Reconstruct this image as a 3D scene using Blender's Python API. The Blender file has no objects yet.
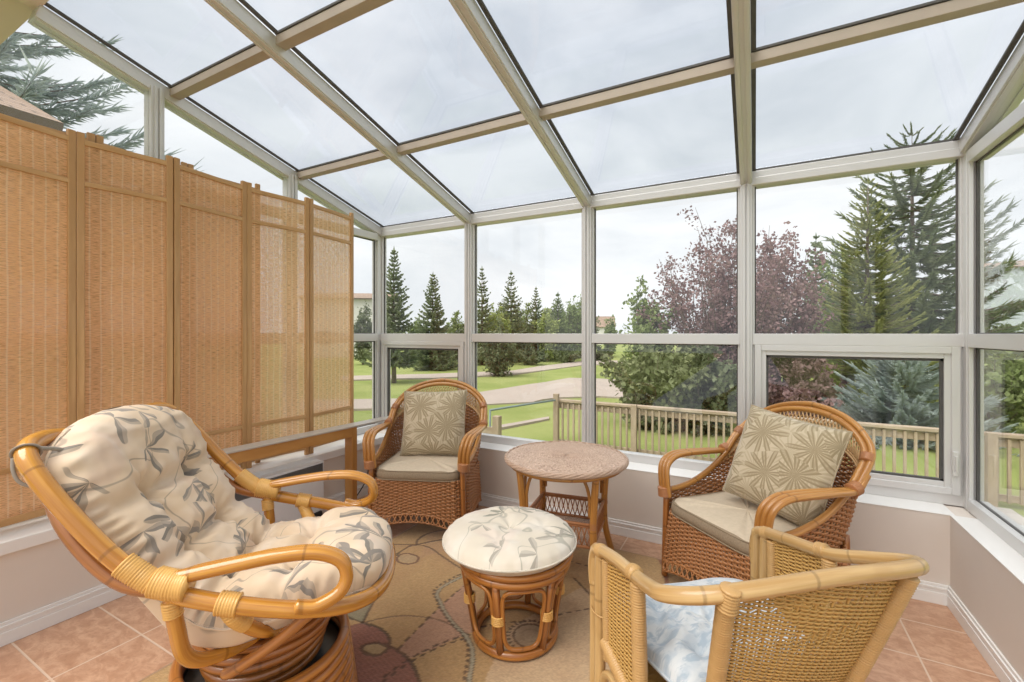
import bpy, math, random
import numpy as np
from mathutils import Vector, Matrix, noise

R = math.radians
PI = math.pi
rnd = random.Random(7)
COL = bpy.context.scene.collection
SC = bpy.context.scene

# ------------------------------------------------------------------ camera
FPX, YAW, CY, CAMH = 448.58, 0.4962, 333.35, 1.30
SN, CS = math.sin(YAW), math.cos(YAW)
cam_d = bpy.data.cameras.new('camera')
cam = bpy.data.objects.new('camera', cam_d)
COL.objects.link(cam)
cam.location = (0, 0, CAMH)
cam.rotation_euler = (R(90), 0, YAW)
cam_d.sensor_width = 36
cam_d.lens = 36 * FPX / 1024
cam_d.shift_y = -(341 - CY) / 1024
cam_d.clip_start = 0.03
cam_d.clip_end = 400
SC.camera = cam


def ground(px, py, z=0.0):
    """where the photo's pixel meets the level z"""
    d = FPX * (CAMH - z) / (py - CY)
    u = (px - 512) / FPX
    return ((-SN + u * CS) * d, (CS + u * SN) * d)


def at(px, d):
    u = (px - 512) / FPX
    return ((-SN + u * CS) * d, (CS + u * SN) * d)


def zat(py, d):
    return CAMH + (CY - py) / FPX * d


# ------------------------------------------------------------------ materials
class NT:
    def __init__(self, name):
        self.m = bpy.data.materials.new(name)
        self.m.use_nodes = True
        self.t = self.m.node_tree
        self.t.nodes.clear()

    def n(self, typ, ins=None, **props):
        nd = self.t.nodes.new(typ)
        for k, v in props.items():
            setattr(nd, k, v)
        for k, v in (ins or {}).items():
            self.put(nd.inputs[k], v)
        return nd

    def put(self, sock, v):
        if isinstance(v, bpy.types.NodeSocket):
            self.t.links.new(v, sock)
        elif isinstance(v, (tuple, list)) and sock.type == 'RGBA' and len(v) == 3:
            sock.default_value = (*v, 1)
        else:
            sock.default_value = v

    def math(self, op, a, b=None, c=None, clamp=False):
        nd = self.t.nodes.new('ShaderNodeMath')
        nd.operation = op
        nd.use_clamp = clamp
        self.put(nd.inputs[0], a)
        if b is not None:
            self.put(nd.inputs[1], b)
        if c is not None:
            self.put(nd.inputs[2], c)
        return nd.outputs[0]

    def vmath(self, op, a, b=None):
        nd = self.t.nodes.new('ShaderNodeVectorMath')
        nd.operation = op
        self.put(nd.inputs[0], a)
        if b is not None:
            self.put(nd.inputs[1], b)
        return nd.outputs[1] if op in ('LENGTH', 'DOT_PRODUCT', 'DISTANCE') else nd.outputs[0]

    def mix(self, f, a, b, blend='MIX'):
        nd = self.t.nodes.new('ShaderNodeMix')
        nd.data_type = 'RGBA'
        nd.blend_type = blend
        self.put(nd.inputs[0], f)
        self.put(nd.inputs[6], a)
        self.put(nd.inputs[7], b)
        return nd.outputs[2]

    def step(self, x, lo, hi):
        nd = self.t.nodes.new('ShaderNodeMapRange')
        nd.interpolation_type = 'SMOOTHSTEP'
        self.put(nd.inputs[0], x)
        nd.inputs[1].default_value = lo
        nd.inputs[2].default_value = hi
        return nd.outputs[0]

    def coord(self, which):
        return self.n('ShaderNodeTexCoord').outputs[which]

    def noise(self, vec, scale, detail=3, rough=.55, dist=0.0):
        nd = self.n('ShaderNodeTexNoise', {'Vector': vec, 'Scale': scale, 'Detail': detail, 'Roughness': rough, 'Distortion': dist})
        return nd.outputs['Fac']

    def scalev(self, vec, s):
        return self.n('ShaderNodeMapping', {'Vector': vec, 'Scale': s}).outputs[0]

    def sep(self, v):
        return self.n('ShaderNodeSeparateXYZ', {0: v}).outputs

    def bump(self, h, strength=.3, dist=.002, normal=None):
        nd = self.n('ShaderNodeBump', {'Height': h, 'Strength': strength, 'Distance': dist})
        if normal is not None:
            self.put(nd.inputs['Normal'], normal)
        return nd.outputs[0]

    def out(self, col, rough=.5, bump=None, metal=0.0, coat=0.0, spec=.5, sheen=0.0, trans=None):
        b = self.n('ShaderNodeBsdfPrincipled', {'Base Color': col, 'Roughness': rough, 'Metallic': metal, 'Coat Weight': coat,
                                                'Specular IOR Level': spec, 'Sheen Weight': sheen})
        if bump is not None:
            self.put(b.inputs['Normal'], bump)
        sh = b.outputs[0]
        if trans is not None:
            tr = self.n('ShaderNodeBsdfTranslucent', {'Color': col})
            sh = self.n('ShaderNodeMixShader', {0: trans, 1: sh, 2: tr.outputs[0]}).outputs[0]
        o = self.n('ShaderNodeOutputMaterial', {0: sh})
        return self.m


def m_plain(name, col, rough=.5, var=.12, scale=9, bumps=0.0, bscale=120, metal=0.0, coat=0.0, spec=.5):
    t = NT(name)
    co = t.coord('Object')
    f = t.noise(co, scale, 4)
    c2 = tuple(max(0, x * (1 - var * 1.6)) for x in col)
    c = t.mix(f, c2, tuple(min(1, x * (1 + var)) for x in col))
    bp = t.bump(t.noise(co, bscale, 3), bumps, .002) if bumps else None
    return t.out(c, rough, bp, metal, coat, spec)


def m_rattan(name, col, dark, coat=.35, rough=.34, nodes=3.2):
    """cane pole: streaks along the pole, darker rings at the joints (UV: x round, y metres along)"""
    t = NT(name)
    uv = t.coord('UV')
    ob = t.coord('Object')
    st = t.noise(t.scalev(uv, (7, 2.2, 1)), 1.0, 4)
    bl = t.noise(ob, 7, 3)
    c = t.mix(t.step(st, .35, .7), dark, col)
    c = t.mix(t.math('MULTIPLY', t.step(bl, .5, .75), .45), c, dark)
    v = t.sep(uv)[1]
    ring = t.math('FRACT', t.math('MULTIPLY', t.math('ADD', v, t.math('MULTIPLY', t.noise(ob, 1.3, 0), .35)), nodes))
    rg = t.math('SUBTRACT', 1.0, t.step(t.math('ABSOLUTE', t.math('SUBTRACT', ring, .5)), .006, .022))
    c = t.mix(t.math('MULTIPLY', rg, .5), c, tuple(x * .45 for x in dark))
    return t.out(c, rough, t.bump(t.math('ADD', st, t.math('MULTIPLY', rg, .8)), .12, .002), 0, coat)


def m_wicker(name, col, dark, rough=.5):
    t = NT(name)
    uv = t.coord('UV')
    ob = t.coord('Object')
    a = t.noise(t.scalev(uv, (40, 300, 1)), 1.0, 3)
    b = t.noise(ob, 14, 3)
    c = t.mix(t.step(a, .3, .7), dark, col)
    c = t.mix(t.math('MULTIPLY', b, .5), c, tuple(x * 1.25 for x in col))
    return t.out(c, rough, t.bump(a, .2, .001), 0, .1)


def petals(t, uv, scale, n, size, sharp, seed, rand=.75):
    """star-shaped leaf clusters scattered over cloth: returns (mask, vein, cell colour)"""
    p = t.vmath('ADD', t.scalev(uv, (scale, scale, scale)), (seed, seed * 1.7, 0))
    vo = t.n('ShaderNodeTexVoronoi', {'Vector': p, 'Scale': 1.0, 'Randomness': rand}, voronoi_dimensions='2D')
    q = t.vmath('SUBTRACT', p, vo.outputs['Position'])
    x, y, _ = t.sep(q)
    ch = t.n('ShaderNodeSeparateColor', {0: vo.outputs['Color']}).outputs
    ang = t.math('ADD', t.math('ARCTAN2', y, x), t.math('MULTIPLY', ch[0], 6.28))
    r = t.vmath('LENGTH', q)
    lobe = t.math('ABSOLUTE', t.math('COSINE', t.math('MULTIPLY', ang, n / 2)))
    lim = t.math('MULTIPLY', t.math('POWER', lobe, sharp), t.math('MULTIPLY', size, t.math('ADD', .6, t.math('MULTIPLY', ch[1], .7))))
    mask = t.step(t.math('SUBTRACT', lim, r), 0.0, .05)
    vein = t.step(lobe, .9, .995)
    return mask, vein, ch, t.math('DIVIDE', r, size)


def fan(t, p, scale, n, size, sharp, seed, keep):
    """hand of slim pointed leaves in some cells of the cloth"""
    p = t.vmath('ADD', t.scalev(p, (scale, scale, scale)), (seed, seed * 1.7, 0))
    vo = t.n('ShaderNodeTexVoronoi', {'Vector': p, 'Scale': 1.0, 'Randomness': .8}, voronoi_dimensions='2D')
    x, y, _ = t.sep(t.vmath('SUBTRACT', p, vo.outputs['Position']))
    ch = t.n('ShaderNodeSeparateColor', {0: vo.outputs['Color']}).outputs
    a = t.math('ADD', t.math('ARCTAN2', y, x), t.math('MULTIPLY', ch[0], 6.283))
    r = t.math('SQRT', t.math('ADD', t.math('MULTIPLY', x, x), t.math('MULTIPLY', y, y)))
    c = t.math('COSINE', t.math('MULTIPLY', a, n / 2))
    lobe = t.math('POWER', t.math('ABSOLUTE', c), sharp)
    half = t.step(t.math('COSINE', a), -.45, .1)
    lim = t.math('MULTIPLY', t.math('MULTIPLY', lobe, half), size)
    # narrow at both ends: leaf blade
    m = t.step(t.math('SUBTRACT', lim, r), 0.0, .035)
    on = t.step(ch[2], keep, keep + .02)
    tone = t.math('ADD', .55, t.math('MULTIPLY', t.math('GREATER_THAN', t.math('SINE', t.math('MULTIPLY', a, n / 2)), 0.0), .4))
    return t.math('MULTIPLY', t.math('MULTIPLY', m, on), tone)


def m_floral(name, base, leaf, leaf2, tint, rough=.8, thin=0.0):
    t = NT(name)
    uv = t.coord('UV')
    wob = t.n('ShaderNodeTexNoise', {'Vector': uv, 'Scale': 7.0, 'Detail': 2.0}).outputs['Color']
    sc = t.n('ShaderNodeVectorMath', {0: t.vmath('SUBTRACT', wob, (.5, .5, .5))}, operation='SCALE')
    sc.inputs['Scale'].default_value = .07
    w = t.vmath('ADD', uv, sc.outputs[0])
    c = t.mix(t.step(t.noise(uv, 6, 3), .4, .7), base, tint)
    # washed flower shapes and stems
    s1 = t.noise(t.vmath('ADD', uv, (4, 2, 0)), 3.6, 1, .4, .7)
    c = t.mix(t.math('MULTIPLY', t.step(t.noise(uv, 4.2, 2), .56, .62), .35), c, (tint[0] * .92, tint[1] * .80, tint[2] * .80))
    ln = t.math('SUBTRACT', 1.0, t.step(t.math('ABSOLUTE', t.math('SUBTRACT', s1, .5)), .002, .008))
    c = t.mix(t.math('MULTIPLY', ln, .55), c, leaf)
    c = t.mix(fan(t, w, 5.6, 7, .66, 2.6, 3.1, .30 + thin), c, leaf)
    c = t.mix(fan(t, w, 7.0, 5, .72, 3.2, 9.4, .45 + thin), c, leaf2)
    bp = t.bump(t.noise(t.scalev(uv, (900, 900, 1)), 1, 1), .15, .0006)
    return t.out(c, rough, bp, sheen=.2, spec=.25)


def m_smudge(name, base, leaf, leaf2, rough=.85):
    t = NT(name)
    uv = t.coord('UV')
    c = t.mix(t.step(t.noise(t.scalev(uv, (1, 2.2, 1)), 9, 4, .6, .4), .44, .58), base, leaf2)
    c = t.mix(t.math('MULTIPLY', t.step(t.noise(t.scalev(uv, (1.5, 4, 1)), 11, 4, .65, .5), .48, .60), .85), c, leaf)
    return t.out(c, rough, t.bump(t.noise(t.scalev(uv, (900, 900, 1)), 1, 1), .15, .0006), sheen=.2, spec=.25)


def m_palm(name, base, leaf, leaf2):
    t = NT(name)
    uv = t.coord('UV')
    c = t.mix(t.noise(uv, 12, 3), base, tuple(x * .88 for x in base))
    m0, v0, c0, r0 = petals(t, uv, 7.4, 9, .98, 1.1, 5.3, .85)
    c = t.mix(t.math('MULTIPLY', m0, t.math('SUBTRACT', .55, t.math('MULTIPLY', v0, .5))), c, leaf2)
    m1, v1, c1, r1 = petals(t, uv, 6.0, 11, .98, 1.2, 1.3, .8)
    c = t.mix(t.math('MULTIPLY', m1, t.math('SUBTRACT', 1.0, t.math('MULTIPLY', v1, .62))), c, leaf)
    bp = t.bump(t.math('ADD', t.math('MULTIPLY', m1, .8), t.noise(t.scalev(uv, (700, 700, 1)), 1, 1)), .3, .0012)
    return t.out(c, .85, bp, sheen=.3, spec=.2)


def m_glass(name, tint, refl=1.0):
    t = NT(name)
    g = t.n('ShaderNodeNewGeometry')
    cosv = t.math('ABSOLUTE', t.vmath('DOT_PRODUCT', g.outputs['Incoming'], g.outputs['Normal']))
    f = t.math('MULTIPLY', t.math('ADD', .03, t.math('MULTIPLY', .9, t.math('POWER', t.math('SUBTRACT', 1.0, cosv, clamp=True), 5.0))), refl, clamp=True)
    tr = t.n('ShaderNodeBsdfTransparent', {'Color': tint}).outputs[0]
    gl = t.n('ShaderNodeBsdfGlossy', {'Color': (1, 1, 1), 'Roughness': .0}).outputs[0]
    mx = t.n('ShaderNodeMixShader', {0: f, 1: tr, 2: gl}).outputs[0]
    t.n('ShaderNodeOutputMaterial', {0: mx})
    return t.m


def m_reed():
    """split reed blind, sewn with pale threads; light leaks between the reeds"""
    t = NT('woven reed')
    uv = t.coord('UV')
    x, y, _ = t.sep(uv)
    ro = t.noise(t.scalev(uv, (34, 420, 1)), 1.0, 2)
    lg = t.noise(t.scalev(uv, (9, 160, 1)), 1.0, 2)
    bl = t.noise(t.scalev(uv, (5, 5, 1)), 1, 3)
    c = t.mix(t.step(ro, .32, .68), (.72, .42, .215), (.95, .66, .39))
    c = t.mix(t.math('MULTIPLY', t.step(lg, .4, .65), .22), c, (.74, .46, .27))
    c = t.mix(t.math('MULTIPLY', bl, .3), c, (.72, .45, .27))
    th = t.math('FRACT', t.math('ADD', t.math('MULTIPLY', x, 24.0), t.math('MULTIPLY', t.noise(uv, 3, 1), .35)))
    thr = t.math('SUBTRACT', 1.0, t.step(t.math('ABSOLUTE', t.math('SUBTRACT', th, .5)), .045, .10))
    c = t.mix(t.math('MULTIPLY', thr, .5), c, (.98, .84, .66))
    d = t.n('ShaderNodeBsdfDiffuse', {'Color': c, 'Normal': t.bump(ro, .5, .002)}).outputs[0]
    tl = t.n('ShaderNodeBsdfTranslucent', {'Color': c}).outputs[0]
    a = t.n('ShaderNodeMixShader', {0: .50, 1: d, 2: tl}).outputs[0]
    gap = t.math('MULTIPLY', t.math('SUBTRACT', 1.0, t.step(ro, .34, .52)), .36)
    gap = t.math('ADD', gap, .045)
    trn = t.n('ShaderNodeBsdfTransparent', {'Color': (1, 1, 1)}).outputs[0]
    mx = t.n('ShaderNodeMixShader', {0: gap, 1: a, 2: trn}).outputs[0]
    t.n('ShaderNodeOutputMaterial', {0: mx})
    return t.m


def m_tile():
    t = NT('terracotta tile')
    ob = t.coord('Object')
    x, y, _ = t.sep(ob)

    def grout(v, size, off):
        f = t.math('FRACT', t.math('DIVIDE', t.math('SUBTRACT', v, off), size))
        dd = t.math('MULTIPLY', t.math('SUBTRACT', .5, t.math('ABSOLUTE', t.math('SUBTRACT', f, .5))), size)
        return t.math('SUBTRACT', 1.0, t.step(dd, .0025, .0048)), t.math('FLOOR', t.math('DIVIDE', t.math('SUBTRACT', v, off), size))
    gx, ix = grout(x, .323, .58)
    gy, iy = grout(y, .284, 2.645)
    gx = t.math('MULTIPLY', gx, t.math('GREATER_THAN', x, -2.5))
    g = t.math('MAXIMUM', gx, gy)
    cid = t.n('ShaderNodeCombineXYZ', {0: ix, 1: iy, 2: 0.0}).outputs[0]
    wn = t.n('ShaderNodeTexWhiteNoise', {'Vector': cid}, noise_dimensions='3D').outputs['Value']
    n1 = t.noise(t.scalev(ob, (1, 1.6, 1)), 14, 5, .65, .8)
    n2 = t.noise(ob, 70, 3, .6)
    c = t.mix(t.step(n1, .35, .68), (.41, .225, .135), (.56, .345, .225))
    c = t.mix(t.math('MULTIPLY', t.step(n2, .5, .7), .3), c, (.24, .11, .06))
    c = t.mix(t.math('MULTIPLY', wn, .22), c, (.50, .27, .17))
    c = t.mix(g, c, (.60, .45, .34))
    rough = t.math('ADD', .30, t.math('MULTIPLY', n1, .2))
    h = t.math('SUBTRACT', t.math('MULTIPLY', n1, .3), g)
    return t.out(c, rough, t.bump(h, .35, .002), 0, 0, .5)


def m_vcol(name, rough=.95):
    t = NT(name)
    vc = t.n('ShaderNodeVertexColor', layer_name='weave').outputs[0]
    ob = t.coord('Object')
    n = t.noise(t.scalev(ob, (60, 260, 1)), 1, 2)
    n2 = t.noise(ob, 5, 4)
    c = t.mix(t.math('MULTIPLY', n, .45), vc, (.15, .09, .05), 'MULTIPLY')
    c = t.mix(t.math('MULTIPLY', t.step(n2, .35, .7), .22), c, (.30, .14, .07))
    return t.out(c, rough, t.bump(n, .5, .003), sheen=.3, spec=.1)


def m_leaf(name, a, b, trans=.36):
    t = NT(name)
    g = t.n('ShaderNodeNewGeometry')
    ob = t.coord('Object')
    f = t.noise(ob, 1.6, 3)
    c = t.mix(t.step(f, .35, .65), a, b)
    c = t.mix(t.math('MULTIPLY', g.outputs['Random Per Island'], .5), c, tuple(x * .45 for x in a))
    return t.out(c, .6, None, spec=.25, trans=trans)


def m_ground():
    t = NT('lawn grass')
    ob = t.coord('Object')
    n1 = t.noise(ob, .35, 4)
    n2 = t.noise(ob, 9, 4, .7)
    c = t.mix(t.step(n1, .35, .65), (.235, .28, .085), (.335, .36, .135))
    c = t.mix(t.math('MULTIPLY', n2, .5), c, (.21, .25, .075))
    return t.out(c, .95, t.bump(n2, .6, .05), spec=.1)


def m_roofing():
    t = NT('roof shingles')
    uv = t.coord('UV')
    br = t.n('ShaderNodeTexBrick', {'Vector': uv, 'Color1': (.38, .27, .20), 'Color2': (.30, .21, .155), 'Mortar': (.17, .12, .09), 'Scale': 1.0,
                                    'Mortar Size': .02, 'Brick Width': .5, 'Row Height': .22})
    return t.out(br.outputs[0], .9)


M = {}
M['alu'] = m_plain('satin aluminium', (.66, .65, .635), .34, .03, 3, .0, metal=.3)
M['alu_roof'] = m_plain('rafter aluminium', (.63, .615, .595), .34, .04, 3, .0, metal=.35)
M['gasket'] = m_plain('rubber gasket', (.085, .08, .075), .6, .2, 20)
M['purlin'] = m_plain('aluminium tinted by floor reflection', (.43, .36, .29), .5, .14, 6, .1, 200, metal=.2)  # tan of the floor reflected from below, put into the bar colour
M['vinyl'] = m_plain('white vinyl', (.74, .74, .73), .4, .03, 3)
M['paint'] = m_plain('warm grey wall paint', (.68, .61, .545), .75, .03, 4, .08, 300)
M['sill'] = m_plain('white gloss paint', (.78, .765, .74), .35, .03, 5)
M['glass'] = m_glass('window glass', (.945, .952, .95))
M['roofglass'] = m_glass('tinted roof glass', (.855, .875, .90))
M['tile'] = m_tile()
M['honey'] = m_rattan('honey cane', (.58, .285, .07), (.36, .15, .032))
M['amber'] = m_rattan('amber cane', (.51, .215, .045), (.31, .108, .02))
M['gold'] = m_rattan('golden cane', (.62, .30, .045), (.41, .165, .022), .6, .25)
M['chest'] = m_rattan('chestnut cane', (.42, .165, .04), (.235, .08, .018), .45, .3)
M['pale'] = m_rattan('pale cane', (.57, .385, .175), (.41, .245, .09), .3, .36, 4.2)
M['wrapg'] = m_wicker('yellow cane binding', (.68, .40, .115), (.50, .25, .06), .4)
M['wrapb'] = m_wicker('brown cane binding', (.42, .185, .075), (.25, .095, .035), .45)
M['wrapp'] = m_wicker('pale cane binding', (.50, .31, .125), (.36, .20, .07), .45)
M['wick'] = m_wicker('brown wicker', (.40, .18, .068), (.21, .08, .026))
M['wickl'] = m_wicker('tan wicker', (.56, .36, .17), (.38, .20, .075))
M['cane'] = m_wicker('woven cane', (.50, .30, .09), (.34, .185, .045))
M['tabletop'] = m_wicker('rose brown woven cane', (.58, .42, .315), (.19, .105, .065))
M['floral'] = m_floral('leaf print cotton', (.63, .485, .335), (.185, .165, .14), (.235, .205, .175), (.67, .55, .43))
M['floral2'] = m_floral('pale leaf print cotton', (.61, .545, .445), (.245, .24, .19), (.34, .31, .26), (.66, .61, .53), .8, .22)
M['blue'] = m_smudge('pale blue print cotton', (.57, .595, .61), (.33, .40, .47), (.46, .51, .555))
M['palm'] = m_palm('palm leaf print cloth', (.58, .49, .345), (.31, .245, .145), (.385, .315, .20))
M['seatcloth'] = m_plain('beige rib cloth', (.55, .455, .335), .9, .1, 60, .5, 420)
M['seatside'] = m_plain('brown tweed cloth', (.29, .22, .145), .95, .25, 160, .6, 420)
M['strap'] = m_plain('grey cotton tape', (.30, .265, .225), .85, .1, 40)
M['wood'] = m_rattan('stained pine', (.55, .285, .085), (.42, .19, .048), .25, .4, .2)
M['screenwood'] = m_rattan('light stained wood', (.60, .365, .165), (.46, .255, .10), .15, .45, .2)
M['topwood'] = m_plain('tan grey board', (.50, .45, .385), .35, .08, 20)  # tan grey wood of the overhanging table top
M['reed'] = m_reed()
M['rug'] = m_vcol('rug pile')
M['heater'] = m_plain('white enamel', (.70, .70, .70), .4, .03, 4)
M['grille'] = m_plain('grey grille', (.16, .16, .16), .5, .1, 20, metal=.3)
M['black'] = m_plain('black rubber', (.02, .02, .02), .5, .1, 10)
M['steel'] = m_plain('dark grey steel', (.10, .11, .12), .35, .15, 10, metal=.7)
M['lawn'] = m_ground()
M['path'] = m_plain('pinkish concrete', (.43, .36, .31), .9, .1, .8, .2, 20)
M['deckwood'] = m_rattan('weathered cedar', (.47, .375, .275), (.34, .26, .185), 0, .8, .2)
M['teal'] = m_plain('teal metal', (.20, .26, .255), .5, .1, 6)
M['spruce'] = m_leaf('spruce needles', (.26, .32, .19), (.42, .46, .27))
M['spruceb'] = m_leaf('blue spruce needles', (.46, .54, .52), (.62, .68, .65))
M['spruceo'] = m_leaf('olive spruce needles', (.38, .42, .16), (.55, .56, .24))
M['greenlf'] = m_leaf('green leaves', (0.24, 0.31, 0.11), (0.4, 0.47, 0.2))
M['yellf'] = m_leaf('yellow green leaves', (0.36, 0.43, 0.13), (0.52, 0.57, 0.22))
M['darklf'] = m_leaf('dark leaves', (0.16, 0.195, 0.105), (0.27, 0.3, 0.17))
M['purple'] = m_leaf('plum leaves', (.29, .175, .18), (.44, .30, .29))
M['midlf'] = m_leaf('olive leaves', (.20, .235, .11), (.32, .345, .18))
M['bark'] = m_plain('grey brown bark', (.20, .155, .125), .9, .2, 12, .5, 40)
M['siding'] = m_plain('pale blue siding', (.52, .57, .62), .7, .04, 2)
M['stucco'] = m_plain('pale stucco', (.70, .68, .64), .8, .04, 2)
M['shingle'] = m_roofing()
M['darkglass'] = m_plain('dark window', (.05, .06, .07), .15, .1, 3)


# ------------------------------------------------------------------ mesh builder
def spline(pts, n=8, closed=False):
    """Catmull-Rom through the points"""
    P = [Vector(p) for p in pts]
    k = len(P)
    out = []
    rng = k if closed else k - 1
    for i in range(rng):
        if closed:
            a, b, c, d = P[(i - 1) % k], P[i], P[(i + 1) % k], P[(i + 2) % k]
        else:
            b, c = P[i], P[i + 1]
            a = P[i - 1] if i > 0 else b * 2 - c
            d = P[i + 2] if i + 2 < k else c * 2 - b
        for j in range(n):
            t = j / n
            out.append(.5 * ((2 * b) + (c - a) * t + (2 * a - 5 * b + 4 * c - d) * t * t + (3 * b - a - 3 * c + d) * t ** 3))
    if not closed:
        out.append(P[-1].copy())
    return out


def resample(pts, step, closed=False):
    P = [Vector(p) for p in pts]
    if closed:
        P = P + [P[0]]
    L = [0]
    for i in range(1, len(P)):
        L.append(L[-1] + (P[i] - P[i - 1]).length)
    n = max(2, int(round(L[-1] / step)))
    out = []
    j = 0
    for i in range(n + (0 if closed else 1)):
        s = L[-1] * i / n
        while j < len(L) - 2 and L[j + 1] < s:
            j += 1
        seg = max(L[j + 1] - L[j], 1e-9)
        out.append(P[j].lerp(P[j + 1], min(1, (s - L[j]) / seg)))
    return out


class MB:
    def __init__(self):
        self.v, self.f, self.uv, self.mi, self.sm = [], [], [], [], []

    def face(self, idx, uvs=None, mi=0, smooth=True):
        self.f.append(idx)
        self.uv.append(uvs or [(0, 0)] * len(idx))
        self.mi.append(mi)
        self.sm.append(smooth)

    def tube(self, pts, r, n=10, closed=False, mi=0, flat=1.0, cap=True, v0=0.0):
        P = [Vector(p) for p in pts]
        k = len(P)
        if k < 2:
            return self
        rad = r if callable(r) else (lambda s: r)
        T = []
        for i in range(k):
            if closed:
                t = P[(i + 1) % k] - P[(i - 1) % k]
            else:
                t = P[min(i + 1, k - 1)] - P[max(i - 1, 0)]
            T.append(t.normalized() if t.length > 1e-9 else Vector((0, 0, 1)))
        ref = Vector((0, 0, 1)) if abs(T[0].z) < .9 else Vector((1, 0, 0))
        nv = (ref - T[0] * ref.dot(T[0])).normalized()
        L = [0.0]
        for i in range(1, k):
            L.append(L[-1] + (P[i] - P[i - 1]).length)
        base = len(self.v)
        N0 = nv.copy()
        frames = []
        for i in range(k):
            nv = (nv - T[i] * nv.dot(T[i]))
            nv = nv.normalized() if nv.length > 1e-6 else T[i].orthogonal().normalized()
            frames.append(nv.copy())
        tw = 0.0
        if closed:
            last = (frames[-1] - T[0] * frames[-1].dot(T[0])).normalized()
            tw = math.atan2(last.cross(N0).dot(T[0]), last.dot(N0))
        for i in range(k):
            nv = frames[i]
            if closed and tw:
                nv = Matrix.Rotation(tw * i / k, 3, T[i]) @ nv
            bv = T[i].cross(nv)
            rr = rad(L[i] / max(L[-1], 1e-9))
            for j in range(n):
                a = 2 * PI * j / n
                self.v.append(P[i] + nv * (math.cos(a) * rr) + bv * (math.sin(a) * rr * flat))
        m = k if closed else k - 1
        for i in range(m):
            i2 = (i + 1) % k
            va, vb = v0 + L[i], v0 + (L[i2] if i2 else L[-1] + (P[0] - P[-1]).length)
            for j in range(n):
                j2 = (j + 1) % n
                self.face((base + i * n + j, base + i * n + j2, base + i2 * n + j2, base + i2 * n + j),
                          [(j / n, va), ((j + 1) / n, va), ((j + 1) / n, vb), (j / n, vb)], mi)
        if not closed and cap:
            for end, sgn in ((0, -1), (k - 1, 1)):
                rr = rad(0 if end == 0 else 1)
                c = len(self.v)
                self.v.append(P[end] + T[end] * (sgn * rr * .35))
                for j in range(n):
                    j2 = (j + 1) % n
                    q = (base + end * n + j, base + end * n + j2, c)
                    self.face(q if sgn > 0 else q[::-1], [(.5, v0)] * 3, mi)
        return self

    def wrap(self, pts, r, pitch=.0065, mi=0, n=10):
        """cane strip wound round a pole"""
        P = resample(pts, pitch / 3)
        k = len(P)
        base = len(self.v)
        prof = [-.0006, .0017, .0017]
        L = 0
        rows = []
        seq = [(P[i], r + prof[i % 3] + .0004 * math.sin(i * 1.7)) for i in range(k)]
        T0 = None
        nv = None
        for i, (p, rr) in enumerate(seq):
            t = (P[min(i + 1, k - 1)] - P[max(i - 1, 0)]).normalized()
            if nv is None:
                ref = Vector((0, 0, 1)) if abs(t.z) < .9 else Vector((1, 0, 0))
                nv = ref
            nv = (nv - t * nv.dot(t)).normalized()
            bv = t.cross(nv)
            for j in range(n):
                a = 2 * PI * j / n
                self.v.append(p + (nv * math.cos(a) + bv * math.sin(a)) * rr)
        for i in range(k - 1):
            for j in range(n):
                j2 = (j + 1) % n
                v = ((i + 1) // 3) * .137
                self.face((base + i * n + j, base + i * n + j2, base + (i + 1) * n + j2, base + (i + 1) * n + j),
                          [(j / n, v), ((j + 1) / n, v), ((j + 1) / n, v + .02), (j / n, v + .02)], mi)
        for end in (0, k - 1):
            idx = [base + end * n + j for j in range(n)]
            self.face(tuple(idx if end else idx[::-1]), None, mi)
        return self

    def box(self, lo, hi, mi=0, mat=None, uvs=1.0):
        x0, y0, z0 = lo
        x1, y1, z1 = hi
        b = len(self.v)
        vs = [(x0, y0, z0), (x1, y0, z0), (x1, y1, z0), (x0, y1, z0), (x0, y0, z1), (x1, y0, z1), (x1, y1, z1), (x0, y1, z1)]
        self.v += [(mat @ Vector(p)) if mat else Vector(p) for p in vs]
        dx, dy, dz = x1 - x0, y1 - y0, z1 - z0
        longax = max(range(3), key=lambda i: (dx, dy, dz)[i])
        for q in ((0, 3, 2, 1), (4, 5, 6, 7), (0, 1, 5, 4), (1, 2, 6, 5), (2, 3, 7, 6), (3, 0, 4, 7)):
            uv = []
            for i in q:
                p = vs[i]
                o = [p[j] for j in range(3) if j != longax]
                uv.append((o[0] + o[1], p[longax]))
            self.face(tuple(b + i for i in q), uv, mi, False)
        return self

    def bar(self, p, q, w, h, up=(0, 0, 1), mi=0):
        """square bar from p to q, w across, h along up"""
        p, q = Vector(p), Vector(q)
        t = (q - p).normalized()
        s = t.cross(Vector(up)).normalized()
        u = s.cross(t)
        b = len(self.v)
        for c in (p, q):
            for a, e in ((-1, -1), (1, -1), (1, 1), (-1, 1)):
                self.v.append(c + s * (a * w / 2) + u * (e * h / 2))
        L = (q - p).length
        for i in range(4):
            j = (i + 1) % 4
            self.face((b + i, b + j, b + 4 + j, b + 4 + i), [(i * .1, 0), (i * .1 + .1, 0), (i * .1 + .1, L), (i * .1, L)], mi, False)
        self.face((b + 3, b + 2, b + 1, b), None, mi, False)
        self.face((b + 4, b + 5, b + 6, b + 7), None, mi, False)
        return self

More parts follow.
